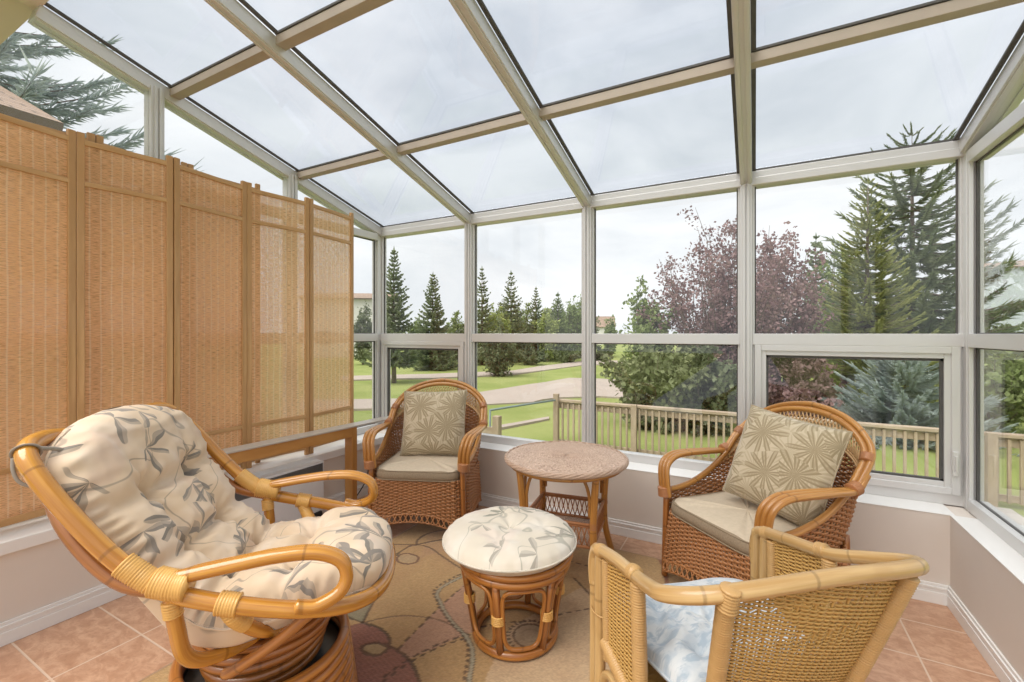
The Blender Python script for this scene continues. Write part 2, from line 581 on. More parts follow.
    def grid(self, fn, nu, nv, closed=False, mi=0, uvfn=None, flip=False):
        b = len(self.v)
        cols = nu if closed else nu + 1
        for j in range(nv + 1):
            for i in range(cols):
                self.v.append(Vector(fn(i / nu, j / nv)))
        for j in range(nv):
            for i in range(nu):
                i2 = (i + 1) % cols if closed else i + 1
                q = (b + j * cols + i, b + j * cols + i2, b + (j + 1) * cols + i2, b + (j + 1) * cols + i)
                uu = [(i / nu, j / nv), ((i + 1) / nu, j / nv), ((i + 1) / nu, (j + 1) / nv), (i / nu, (j + 1) / nv)]
                if uvfn:
                    uu = [uvfn(*x) for x in uu]
                if flip:
                    q, uu = q[::-1], uu[::-1]
                self.face(q, uu, mi)
        return self

    def build(self, name, mats, parent=None, bevel=0.0, loc=None, sub=0):
        me = bpy.data.meshes.new(name)
        me.from_pydata([tuple(p) for p in self.v], [], self.f)
        mats = mats if isinstance(mats, (list, tuple)) else [mats]
        for m in mats:
            me.materials.append(m)
        me.polygons.foreach_set('material_index', self.mi)
        me.polygons.foreach_set('use_smooth', self.sm)
        ul = me.uv_layers.new(name='UVMap')
        flat = [c for f in self.uv for p in f for c in p]
        ul.data.foreach_set('uv', flat)
        me.update()
        o = bpy.data.objects.new(name, me)
        COL.objects.link(o)
        if parent:
            o.parent = parent
        if loc:
            o.location = loc
        if bevel:
            bv = o.modifiers.new('edge', 'BEVEL')
            bv.width = bevel
            bv.segments = 2
            bv.limit_method = 'ANGLE'
        if sub:
            sb = o.modifiers.new('smooth', 'SUBSURF')
            sb.levels = sb.render_levels = sub
        return o


def thing(name, label, cat, loc=(0, 0, 0), rz=0.0, group=None):
    o = bpy.data.objects.new(name, None)
    COL.objects.link(o)
    o.location = loc
    o.rotation_euler = (0, 0, rz)
    tag(o, label, cat, group)
    return o


def tag(o, label, cat, group=None):
    o['label'] = label
    o['category'] = cat
    if group:
        o['group'] = group
    return o


def struct(name, label=None, loc=None):
    o = bpy.data.objects.new(name, None)
    COL.objects.link(o)
    if loc:
        o.location = loc
    o['kind'] = 'structure'
    if label:
        o['label'] = label
        o['category'] = name.split('_')[0]
    return o


def st(o, label=None, cat=None):
    o['kind'] = 'structure'
    if label:
        o['label'] = label
        o['category'] = cat or o.name.split('_')[0]
    return o


def copy_tree(o, parent=None):
    c = o.copy()
    COL.objects.link(c)
    if parent:
        c.parent = parent
    for ch in list(o.children):
        copy_tree(ch, c)
    return c


# ------------------------------------------------------------------ the room
XL, XR, YF = -2.76, .82, 2.88          # inner faces of the low walls
ZS = .434                              # window ledge
GX0, GX1, GY = -3.02, .98, 3.07        # glazing planes
BAY = .992
XM = [-3.0427, -2.046, -1.041, -.046, .9453]
ZE = 2.27
SLOPE = .273
YB = .80                               # where the glass roof meets the house


def roof_z(y, off=0.0):
    return ZE + SLOPE * (3.04 - y) + off


st(MB().box((-3.2, -1.6, -.12), (1.25, 3.12, 0)).build('floor', M['tile']), 'terracotta tiled sunroom floor with pale grout lines', 'floor')
st(MB().box((XL - .30, YF, -.1), (XR + .3, YF + .26, ZS - .006)).build('wall_front', M['paint']), 'low warm grey wall under the front windows', 'wall')
st(MB().box((XL - .30, -1.2, -.1), (XL, YF, ZS - .055)).build('wall_left', M['paint']), 'low warm grey wall under the screened windows', 'wall')
st(MB().box((XR, -1.2, -.1), (XR + .3, YF, ZS - .006)).build('wall_right', M['paint']), 'low warm grey wall under the side window', 'wall')
st(MB().box((XL - .02, YF - .002, ZS - .006), (XR + .02, YF + .20, ZS)).build('trim_1', M['sill'], bevel=.002), 'white window ledge along the front wall', 'window ledge')
st(MB().box((XL - .30, -1.2, ZS - .055), (XL + .022, YF - .002, ZS)).build('trim_2', M['sill'], bevel=.004), 'white window ledge below the folding screen', 'window ledge')
st(MB().box((XR - .002, -1.2, ZS - .006), (XR + .26, YF - .002, ZS)).build('trim_3', M['sill'], bevel=.002), 'white window ledge along the side wall', 'window ledge')


def baseboard(name, p, q, nrm, label):
    """stepped white skirting"""
    m = MB()
    for z0, z1, t in ((0, .055, .014), (.055, .07, .011), (.07, .082, .0135), (.082, .096, .008)):
        lo = [min(p[0], q[0]), min(p[1], q[1]), z0]
        hi = [max(p[0], q[0]), max(p[1], q[1]), z1]
        for i in range(2):
            if nrm[i] > 0:
                hi[i] += t
            elif nrm[i] < 0:
                lo[i] -= t
        m.box(lo, hi)
    st(m.build(name, M['sill'], bevel=.002), label, 'baseboard')


baseboard('baseboard_front', (XL, YF - .001), (XR, YF - .001), (0, -1), 'white stepped baseboard along the front wall')
baseboard('baseboard_left', (XL + .001, -1.2), (XL + .001, YF), (1, 0), 'white stepped baseboard below the folding screen')
baseboard('baseboard_right', (XR - .001, -1.2), (XR - .001, YF), (-1, 0), 'white stepped baseboard along the side wall')


def profile_post(m, x, y0, z0, z1, w=.066, axis='y', face=-1):
    """extruded post with a raised middle rib; face = side of the room"""
    def bx(a0, a1, b0, b1):
        if axis == 'y':
            m.box((a0, min(b0, b1), z0), (a1, max(b0, b1), z1))
        else:
            m.box((min(b0, b1), a0, z0), (max(b0, b1), a1, z1))
    bx(x - w / 2, x + w / 2, y0, y0 - face * .085)
    bx(x - w * .30, x - w * .06, y0, y0 + face * .010)
    bx(x + w * .06, x + w * .30, y0, y0 + face * .010)


# posts of the three glass sides
k = 4
for i, x in enumerate(XM):
    m = MB()
    if i in (0, 4):
        sx = -1 if i == 0 else 1
        m.box((x - .032, 3.0, ZS), (x + .032, 3.08, ZE - .02))
        m.box((x - .026, 2.988, ZS), (x - .008, 3.0, ZE - .02))
        m.box((x + .004, 2.988, ZS), (x + .020, 3.0, ZE - .02))
    else:
        profile_post(m, x, 3.025, ZS, ZE - .02)
    what = ['aluminium corner post beside the folding screen', 'aluminium window post behind the wicker chair beside the screen',
            'aluminium window post behind the round table', 'aluminium window post beside the dark plum tree', 'aluminium corner post where the front and side windows meet'][i]
    st(m.build('trim_%d' % k, M['alu'], bevel=.0025), what, 'window post')
    k += 1
LY = [2.14, 1.285, .42, -.45]
for i, y in enumerate(LY):
    m = MB()
    profile_post(m, y, -2.985, ZS, roof_z(y) - .05, .066, 'x', 1)
    st(m.build('trim_%d' % k, M['alu'], bevel=.0025), 'aluminium window post behind the screen, %s from the far corner' % ['first', 'second', 'third', 'fourth'][i], 'window post')
    k += 1
for i, y in enumerate((1.25, -.5)):
    m = MB()
    profile_post(m, y, .925, ZS, roof_z(max(y, YB)) - .05, .066, 'x', -1)
    st(m.build('trim_%d' % k, M['alu'], bevel=.0025), 'aluminium post of the side window, %s the camera' % ['before', 'behind'][i], 'window post')
    k += 1


def pane(parent, lo, hi, name='pane'):
    return MB().box(lo, hi).build(name, M['glass'], parent)


# front windows
WIN = 1
for b in range(4):
    x0, x1 = XM[b] + .033, XM[b + 1] - .033
    if b == 0:
        x0 = XM[0] + .032
    if b == 3:
        x1 = XM[4] - .030
    w = struct('window_%d' % WIN, ['front window behind the wicker chair beside the screen', 'front window looking out on the driveway', 'front window behind the round table with the dark tree',
                                   'front window beside the side wall with the big spruce'][b])
    WIN += 1
    casement = b in (0, 3)
    m = MB()
    m.box((x0, 3.04, ZS), (x1, 3.10, ZS + .055))
    m.box((x0, 3.03, 1.232), (x1, 3.10, 1.298))
    m.box((x0, 3.045, ZS + .055), (x0 + .012, 3.10, 1.232)).box((x1 - .012, 3.045, ZS + .055), (x1, 3.10, 1.232))
    m.box((x0, 3.045, 1.298), (x0 + .012, 3.10, ZE - .09)).box((x1 - .012, 3.045, 1.298), (x1, 3.10, ZE - .09))
    m.build('frame', M['alu'], w, .002)
    g = MB()
    g.box((x0 + .008, 3.068, 1.292), (x0 + .019, 3.078, ZE - .09)).box((x1 - .019, 3.068, 1.292), (x1 - .008, 3.078, ZE - .09))
    if casement:
        s = MB()
        a0, a1, z0, z1 = x0 + .012, x1 - .012, ZS + .055, 1.232
        for fw, y, dy in ((.034, 3.030, .06), (.060, 3.040, .05)):
            s.box((a0, y, z0), (a0 + fw, y + dy, z1)).box((a1 - fw, y, z0), (a1, y + dy, z1))
            s.box((a0 + fw, y, z0), (a1 - fw, y + dy, z0 + fw)).box((a0 + fw, y, z1 - fw), (a1 - fw, y + dy, z1))
            a0, a1, z0, z1 = a0 + .0, a1, z0, z1
        s.build('sash', M['alu'], w, .002)
        c0, c1, e0, e1 = a0 + .060, a1 - .060, z0 + .060, z1 - .060
        g.box((c0, 3.05, e0), (c0 + .012, 3.07, e1)).box((c1 - .012, 3.05, e0), (c1, 3.07, e1))
        g.box((c0, 3.05, e0), (c1, 3.07, e0 + .010)).box((c0, 3.05, e1 - .014), (c1, 3.07, e1))
        pane(w, (c0 + .005, 3.058, e0 + .005), (c1 - .005, 3.064, e1 - .005))
        l = MB().box((a1 - .035, 3.012, z0 + .10), (a1 - .012, 3.032, z0 + .22)).box((a1 - .028, 3.0, z0 + .12), (a1 - .019, 3.014, z0 + .20))
        l.build('latch', M['alu'], w, .003)
    else:
        g.box((x0 + .008, 3.068, ZS + .05), (x0 + .019, 3.078, 1.25)).box((x1 - .019, 3.068, ZS + .05), (x1 - .008, 3.078, 1.25))
        g.box((x0, 3.068, 1.225), (x1, 3.078, 1.234))
        pane(w, (x0 + .010, 3.07, ZS + .052), (x1 - .010, 3.076, 1.234))
    pane(w, (x0 + .010, 3.07, 1.296), (x1 - .010, 3.076, ZE - .085))
    g.build('gasket', M['gasket'], w)

# side windows (left behind the screen, right)
def side_window(x, y0, y1, inside, label):
    global WIN
    w = struct('window_%d' % WIN, label)
    WIN += 1
    s = inside
    xa, xb = (x, x + .075) if s < 0 else (x - .075, x)
    m = MB()
    m.box((xa, y0, ZS), (xb, y1, ZS + .055))
    m.box((xa, y0, 1.232), (xb, y1, 1.298))
    m.box((xa, y0, ZE - .135), (xb, y1, ZE - .075))
    m.build('frame', M['alu'], w, .002)
    xc = (xa + xb) / 2
    g = MB()
    for z in (ZS + .05, 1.225, 1.294, ZE - .142):
        g.box((xc - .006, y0, z), (xc + .006, y1, z + .009))
    g.box((xc - .006, y0, ZS + .05), (xc + .006, y0 + .012, ZE - .1)).box((xc - .006, y1 - .012, ZS + .05), (xc + .006, y1, ZE - .1))
    g.build('gasket', M['gasket'], w)
    pane(w, (xc - .003, y0, ZS + .05), (xc + .003, y1, 1.25))
    pane(w, (xc - .003, y0, 1.296), (xc + .003, y1, ZE - .13))
    # sloped pane over the transom
    ym0, ym1 = max(y0, YB), y1
    m = MB()
    b = len(m.v)
    for xx in (xc - .003, xc + .003):
        for yy, zz in ((ym0, ZE - .078), (ym1, ZE - .078), (ym1, roof_z(ym1) - .05), (ym0, roof_z(ym0) - .05)):
            m.v.append(Vector((xx, yy, zz)))
    m.face((0, 1, 2, 3), None, 0, False)
    m.face((7, 6, 5, 4), None, 0, False)
    for i in range(4):
        j = (i + 1) % 4
        m.face((i, i + 4, j + 4, j), None, 0, False)
    m.build('pane', M['glass'], w)


ys = [3.0] + LY
for i in range(4):
    side_window(-3.05, ys[i + 1] + .033, ys[i] - .033, 1 if False else -1, 'side window behind the folding screen, %s from the far corner' % ['first', 'second', 'third', 'fourth'][i])
side_window(.988, 1.283, 2.99, 1, 'side window over the low wall looking at the deck')
side_window(.988, -.467, 1.217, 1, 'side window beside the camera')

# glass roof
roof = struct('ceiling', 'sloping glass roof with aluminium rafters')
ROOF = [YB, 1.375, 2.20, 3.04]
for i, x in enumerate(XM):
    m = MB()
    w = .062 if 0 < i < 4 else .10
    y0, y1 = YB, 3.06
    off = -.018
    up = Vector((0, SLOPE, 1)).normalized()
    for (dx, ww, dz, hh) in ((0, w, -.045, .07), (-w * .28, w * .26, -.082, .012), (w * .28, w * .26, -.082, .012)):
        m.bar((x + dx, y0, roof_z(y0) + dz), (x + dx, y1, roof_z(y1) + dz), ww, hh, (0, 0, 1))
    for sx in (-1, 1):
        m.bar((x + sx * (w / 2 + .010), y0, roof_z(y0) + .002), (x + sx * (w / 2 + .010), y1, roof_z(y1) + .002), .02, .012, (0, 0, 1), 1)
    m.build('rafter', [M['alu_roof'], M['gasket']], roof, .002)
    if i < 4:
        xa, xb = x + .03, XM[i + 1] - .03
        for y in (1.375, 2.20):
            m = MB()
            m.bar((xa, y, roof_z(y) - .022), (xb, y, roof_z(y) - .022), .055, .044, (0, -SLOPE * 0 + .0, 1))
            m.bar((xa, y + .026, roof_z(y) + .003), (xb, y + .026, roof_z(y) + .003), .012, .012, (0, 0, 1), 1)
            m.bar((xa, y - .026, roof_z(y) + .008), (xb, y - .026, roof_z(y) + .008), .012, .012, (0, 0, 1), 1)
            m.build('purlin', [M['purlin'], M['gasket']], roof, .002)
        for ya, yb in zip(ROOF[:-1], ROOF[1:]):
            m = MB()
            c0 = roof_z((ya + yb) / 2)
            m.bar(((xa + xb) / 2, ya, roof_z(ya) + .012), ((xa + xb) / 2, yb, roof_z(yb) + .012), xb - xa + .03, .006)
            m.build('roof_pane', M['roofglass'], roof)
m = MB()
m.box((XM[0] - .05, 3.03, ZE - .09), (XM[4] + .05, 3.12, ZE - .005))
m.box((XM[0], 3.022, ZE - .088), (XM[4], 3.032, ZE - .045))
m.build('eave_beam', M['alu_roof'], roof, .002)
m = MB()
m.box((XM[0], 3.035, ZE - .006), (XM[4], 3.05, ZE + .008))
m.build('gasket', M['gasket'], roof)
st(MB().box((XM[0] - .8, YB - .45, 2.865), (XM[4] + .5, YB + .02, 3.25)).build('trim_30', m_plain('tan painted beam', (.70, .56, .475), .6, .04, 3), bevel=.004), 'tan house beam where the glass roof begins', 'beam')

# ------------------------------------------------------------------ rug
def make_rug():
    x0, x1, y0, y1 = -2.02, .10, .25, 2.67
    s = .0065
    nx, ny = int((x1 - x0) / s), int((y1 - y0) / s)
    gx = np.linspace(x0, x1, nx + 1)
    gy = np.linspace(y0, y1, ny + 1)
    X, Y = np.meshgrid(gx, gy)
    rs = np.random.RandomState(3)
    base = np.array([.495, .315, .14])
    C = np.empty((ny + 1, nx + 1, 3))
    C[:] = base
    H = np.zeros_like(X)

    def inside(poly):
        res = np.zeros(X.shape, bool)
        n = len(poly)
        for i in range(n):
            xa, ya = poly[i]
            xb, yb = poly[(i + 1) % n]
            c = ((ya > Y) != (yb > Y)) & (X < (xb - xa) * (Y - ya) / (yb - ya + 1e-12) + xa)
            res ^= c
        return res

    def dist(pl):
        D = np.full(X.shape, 9.0)
        Sx = np.zeros(X.shape)
        acc = 0
        for (xa, ya), (xb, yb) in zip(pl[:-1], pl[1:]):
            dx, dy = xb - xa, yb - ya
            L2 = dx * dx + dy * dy + 1e-12
            t = np.clip(((X - xa) * dx + (Y - ya) * dy) / L2, 0, 1)
            d = np.hypot(X - xa - t * dx, Y - ya - t * dy)
            k = d < D
            D[k] = d[k]
            Sx[k] = acc + t[k] * math.sqrt(L2)
            acc += math.sqrt(L2)
        return D, Sx

    def P(px, close=False, n=8):
        g = [(*ground(a, b), 0) for a, b in px]
        return [(v.x, v.y) for v in spline(g, n, close)] + ([g[0][:2]] if close else [])

    def G(px):
        return [ground(a, b) for a, b in px]

    def paint(mask, col, f=1.0):
        C[mask] = C[mask] * (1 - f) + np.array(col) * f

    dark, sage = (.085, .05, .03), (.27, .25, .16)
    # broad colour fields
    paint(inside(G([(510, 630), (580, 590), (680, 600), (640, 760), (480, 760), (486, 680)])), (.60, .43, .265), .8)
    paint(inside(G([(398, 652), (441, 608), (468, 583), (476, 600), (478, 632), (440, 648), (409, 662)])), (.47, .27, .19), .75)
    mauve = G([(300, 640), (362.5, 625), (378, 630), (388, 638), (390, 648), (398, 652), (409, 663.5), (421, 690), (430, 740), (300, 740)])
    paint(inside(mauve), (.33, .145, .10))
    stripes = inside(mauve) & (np.sin((Y * .9 + X * .25) * 420) > .2)
    paint(stripes, (.25, .10, .07), .7)
    paint(inside(G([(340, 617), (362.5, 624.5), (372, 607), (376, 598), (355, 600), (335, 606)])), sage, .9)
    paint(inside(G([(420, 560), (500, 535), (560, 560), (600, 545), (640, 552), (560, 540), (430, 530)])), (.45, .27, .15), .5)
    paint(inside(P([(362, 652), (368, 647), (378, 645.6), (386, 648), (386.5, 653), (378, 657.5), (368, 657)], True)), (.47, .34, .17))
    paint(inside(P([(397, 560), (408, 556), (419, 560), (408, 565)], True)), (.48, .34, .18))
    # drawn lines
    L = [
        ([(362.5, 625), (378, 630), (388, 638), (389, 648), (384, 655), (376, 658), (366, 656), (361.5, 651), (366, 647), (378, 645.6), (388, 649), (399, 654), (411, 665), (421, 690), (424, 720)], .0075, dark, 0),
        ([(362.5, 625), (373, 605), (380, 590)], .006, dark, 0),
        ([(330, 612), (362.5, 625)], .006, dark, 0),
        ([(366, 624.5), (384, 620), (405, 618), (425, 619.5), (441, 623), (456, 630), (470, 638)], .005, (.20, .12, .07), 0),
        ([(398, 652), (417, 632), (441, 608), (462, 590), (480, 575)], .006, dark, .05),
        ([(384, 680), (409, 662), (437, 647.5), (466, 637), (479.6, 630), (505, 625), (539, 622.5), (562, 616), (578, 613), (640, 600)], .006, dark, .045),
        ([(381, 686), (408, 666), (437, 650.5), (467, 640)], .005, dark, .045),
        ([(397, 556), (404, 551), (412, 547), (416.5, 546.5), (417.5, 542), (426, 536), (441, 532), (470, 528)], .008, dark, 0),
        ([(416.5, 546.5), (441, 541.5), (470, 540)], .008, dark, 0),
        ([(419, 546.5), (431, 550), (443, 558.5), (459, 569), (480, 580)], .006, dark, 0),
        ([(370, 546), (390, 546), (416.5, 546.5)], .006, dark, 0),
        ([(372, 566), (384, 560), (399, 557)], .006, dark, 0),
        ([(655, 545), (657, 556), (664, 570), (668, 590)], .010, (.30, .12, .07), 0),
        ([(560, 560), (600, 572), (640, 590)], .006, dark, .05),
        ([(574, 580), (590, 597), (600, 612)], .006, dark, 0),
    ]
    for px, w, col, dash in L:
        D, Sx = dist(P(px))
        m = D < w
        if dash:
            m &= (np.mod(Sx, dash) < dash * .62)
        paint(m, col, .85)
        H[m] -= .0012
    for px, rr in (([(397, 560), (402, 556), (410, 555.5), (418, 559), (416, 564), (408, 566), (399, 564)], .007), ):
        D, _ = dist(P(px, True))
        paint(D < rr, (.13, .055, .035), .9)
    # the braided double line
    px = [(463, 578), (444, 588), (437, 596), (440, 604), (446, 616), (456, 629), (466, 639), (472, 652), (472, 666), (469, 684), (466, 720)]
    D, Sx = dist(P(px))
    paint(D < .012, (.18, .14, .085), .9)
    paint(D < .0065, (.40, .36, .25), .9)
    D2, S2 = dist([(a - .024, b + .004) for a, b in P(px)])
    paint((D2 < .007) & (np.mod(S2, .03) < .017), dark, .85)
    # ringed medallion under the stool
    cx, cy = ground(531, 638)
    r = np.hypot(X - cx, Y - cy)
    an = np.arctan2(Y - cy, X - cx)
    paint(r < .075, (.42, .33, .21), .8)
    paint((np.abs(r - .075) < .006), dark, .8)
    paint((np.abs(r - .098) < .009) & (np.mod(an * 14 / PI, 1) < .55), dark, .85)
    paint((np.abs(r - .04) < .004), (.30, .22, .13), .6)
    # weave speckle and bound edge
    sp = rs.rand(*X.shape)
    C *= (.86 + .28 * sp)[..., None]
    edge = np.minimum(np.minimum(X - x0, x1 - X), np.minimum(Y - y0, y1 - Y))
    paint(edge < .02, (.36, .22, .11), .8)
    Z = .011 + H + (sp - .5) * .0012
    Z[edge < .008] = .004
    v = np.stack([X, Y, Z], -1).reshape(-1, 3)
    me = bpy.data.meshes.new('area_rug')
    idx = np.arange((nx + 1) * (ny + 1)).reshape(ny + 1, nx + 1)
    q = np.stack([idx[:-1, :-1], idx[:-1, 1:], idx[1:, 1:], idx[1:, :-1]], -1).reshape(-1, 4)
    # rim down to the floor
    ring = np.concatenate([idx[0, :], idx[1:, -1], idx[-1, -2::-1], idx[-2:0:-1, 0]])
    low = v[ring].copy()
    low[:, 2] = .0005
    b = len(v)
    k = len(ring)
    j = np.arange(k)
    q2 = np.stack([ring, b + j, b + (j + 1) % k, ring[(j + 1) % k]], -1)
    v = np.concatenate([v, low])
    q = np.concatenate([q, q2])
    me.vertices.add(len(v))
    me.vertices.foreach_set('co', v.ravel())
    me.loops.add(q.size)
    me.loops.foreach_set('vertex_index', q.ravel().astype(np.int32))
    me.polygons.add(len(q))
    me.polygons.foreach_set('loop_start', (np.arange(len(q)) * 4).astype(np.int32))
    me.update(calc_edges=True)
    me.validate()
    a = me.color_attributes.new('weave', 'FLOAT_COLOR', 'POINT')
    cc = np.ones((len(v), 4))
    cc[:b, :3] = C.reshape(-1, 3)
    cc[b:, :3] = base * .6
    a.data.foreach_set('color', cc.ravel())
    me.materials.append(M['rug'])
    o = bpy.data.objects.new('area_rug', me)
    COL.objects.link(o)
    tag(o, 'beige patterned rug with looping dark lines and a mauve patch on the tiles', 'rug')


make_rug()


# ------------------------------------------------------------------ weaving helpers
def nrm_of(fn, u, v):
    e = 1e-3
    p = Vector(fn(u, v))
    du = Vector(fn(min(u + e, 1), v)) - Vector(fn(max(u - e, 0), v))
    dv = Vector(fn(u, min(v + e, 1))) - Vector(fn(u, max(v - e, 0)))
    n = du.cross(dv)
    return n.normalized() if n.length > 1e-12 else Vector((0, 0, 1))


def woven(m, fn, stakes, rows, amp=.006, su=6, sv=4, closed=False, mi=0, ulen=1.0, vlen=1.0):
    """over-and-under wickerwork laid on the surface fn(u, v)"""
    nu, nv = stakes * su // 2 * 2, rows * sv
    jit = [rnd.uniform(.75, 1.2) for _ in range(rows + 1)]

    def g(u, v):
        r = min(int(v * rows), rows - 1)
        fr = v * rows - r
        prof = math.sin(PI * min(max(fr, 0), 1)) ** .6 if 0 < fr < 1 else 0.0
        ph = PI * (r % 2)
        w = math.cos(PI * u * stakes + ph)
        off = amp * jit[r] * (w * .8 + .1) * prof - amp * .9 * (1 - prof)
        return Vector(fn(u, v)) + nrm_of(fn, u, v) * off
    m.grid(g, nu, nv, closed, mi, lambda u, v: (u * ulen, (int(v * rows * .9999) * .37) + (v * rows % 1) * .01))
    return m


def strands(m, fn, stakes, rows, amp=.006, fill=1.0, closed=False, vlen=.3, rs=.0045, smi=0):
    """wickerwork of separate strands passing in front of and behind upright stakes"""
    for k in range(stakes if closed else stakes + 1):
        u = k / stakes
        m.tube([fn(u, j / 12) for j in range(13)], rs, 5, mi=smi)
    n4 = stakes * 4
    for r in range(rows):
        v = (r + .5) / rows
        hh = .5 * vlen / rows * fill * rnd.uniform(.85, 1.1)
        ph = PI * (r % 2)
        b = len(m.v)
        cols = n4 if closed else n4 + 1
        for i in range(cols):
            u = i / n4
            p = Vector(fn(u, v))
            n = nrm_of(fn, u, v)
            up = (Vector(fn(u, min(v + .01, 1))) - Vector(fn(u, max(v - .01, 0)))).normalized()
            q = p + n * (amp * math.cos(PI * u * stakes + ph)) + up * (.0012 * noise.noise(Vector((u * 40, r * .7, 2))))
            h2 = hh * .62
            m.v += [q + up * hh, q + up * h2 + n * .0026, q - up * h2 + n * .0026, q - up * hh, q - up * h2 - n * .0026, q + up * h2 - n * .0026]
        for i in range(n4):
            i2 = (i + 1) % cols if closed else i + 1
            for e in range(6):
                e2 = (e + 1) % 6
                m.face((b + i * 6 + e, b + i * 6 + e2, b + i2 * 6 + e2, b + i2 * 6 + e), [(i / n4 * 2, r * .37), (i / n4 * 2, r * .37 + .01), ((i + 1) / n4 * 2, r * .37 + .01), ((i + 1) / n4 * 2, r * .37)])
    return m


def rim_rows(m, fn, rimz, openv, stakes, dz, amp, z0=.355):
    """strands of even height on a shell whose upper edge rises and falls"""
    for k in range(stakes + 1):
        m.tube([fn(k / stakes, j / 12) for j in range(13)], .0042, 5)
    n4 = stakes * 4
    r = 0
    z = z0 + dz / 2
    while z < 1.0:
        runs, cur = [], []
        for i in range(n4 + 1):
            u = i / n4
            v = (z - z0) / max((rimz(u) - z0) * openv(u), 1e-6)
            if v <= 1.0:
                cur.append((i, u, v))
            elif cur:
                runs.append(cur)
                cur = []
        if cur:
            runs.append(cur)
        hh = .5 * dz * rnd.uniform(.86, 1.08)
        for run in runs:
            if len(run) < 3:
                continue
            b = len(m.v)
            for i, u, v in run:
                n = nrm_of(fn, u, min(v, .99))
                up = (Vector(fn(u, min(v + .02, 1))) - Vector(fn(u, max(v - .02, 0)))).normalized()
                q = Vector(fn(u, v)) + n * (amp * math.cos(PI * u * stakes + PI * (r % 2))) + up * (.0014 * noise.noise(Vector((u * 40, r * .7, 2))))
                h2 = hh * .62
                m.v += [q + up * hh, q + up * h2 + n * .0026, q - up * h2 + n * .0026, q - up * hh, q - up * h2 - n * .0026, q + up * h2 - n * .0026]
            for j in range(len(run) - 1):
                ua = run[j][1]
                for e in range(6):
                    e2 = (e + 1) % 6
                    m.face((b + j * 6 + e, b + j * 6 + e2, b + j * 6 + 6 + e2, b + j * 6 + 6 + e), [(ua * 2, r * .37), (ua * 2, r * .37 + .01), (ua * 2 + .01, r * .37 + .01), (ua * 2 + .01, r * .37)])
        z += dz
        r += 1
    return m


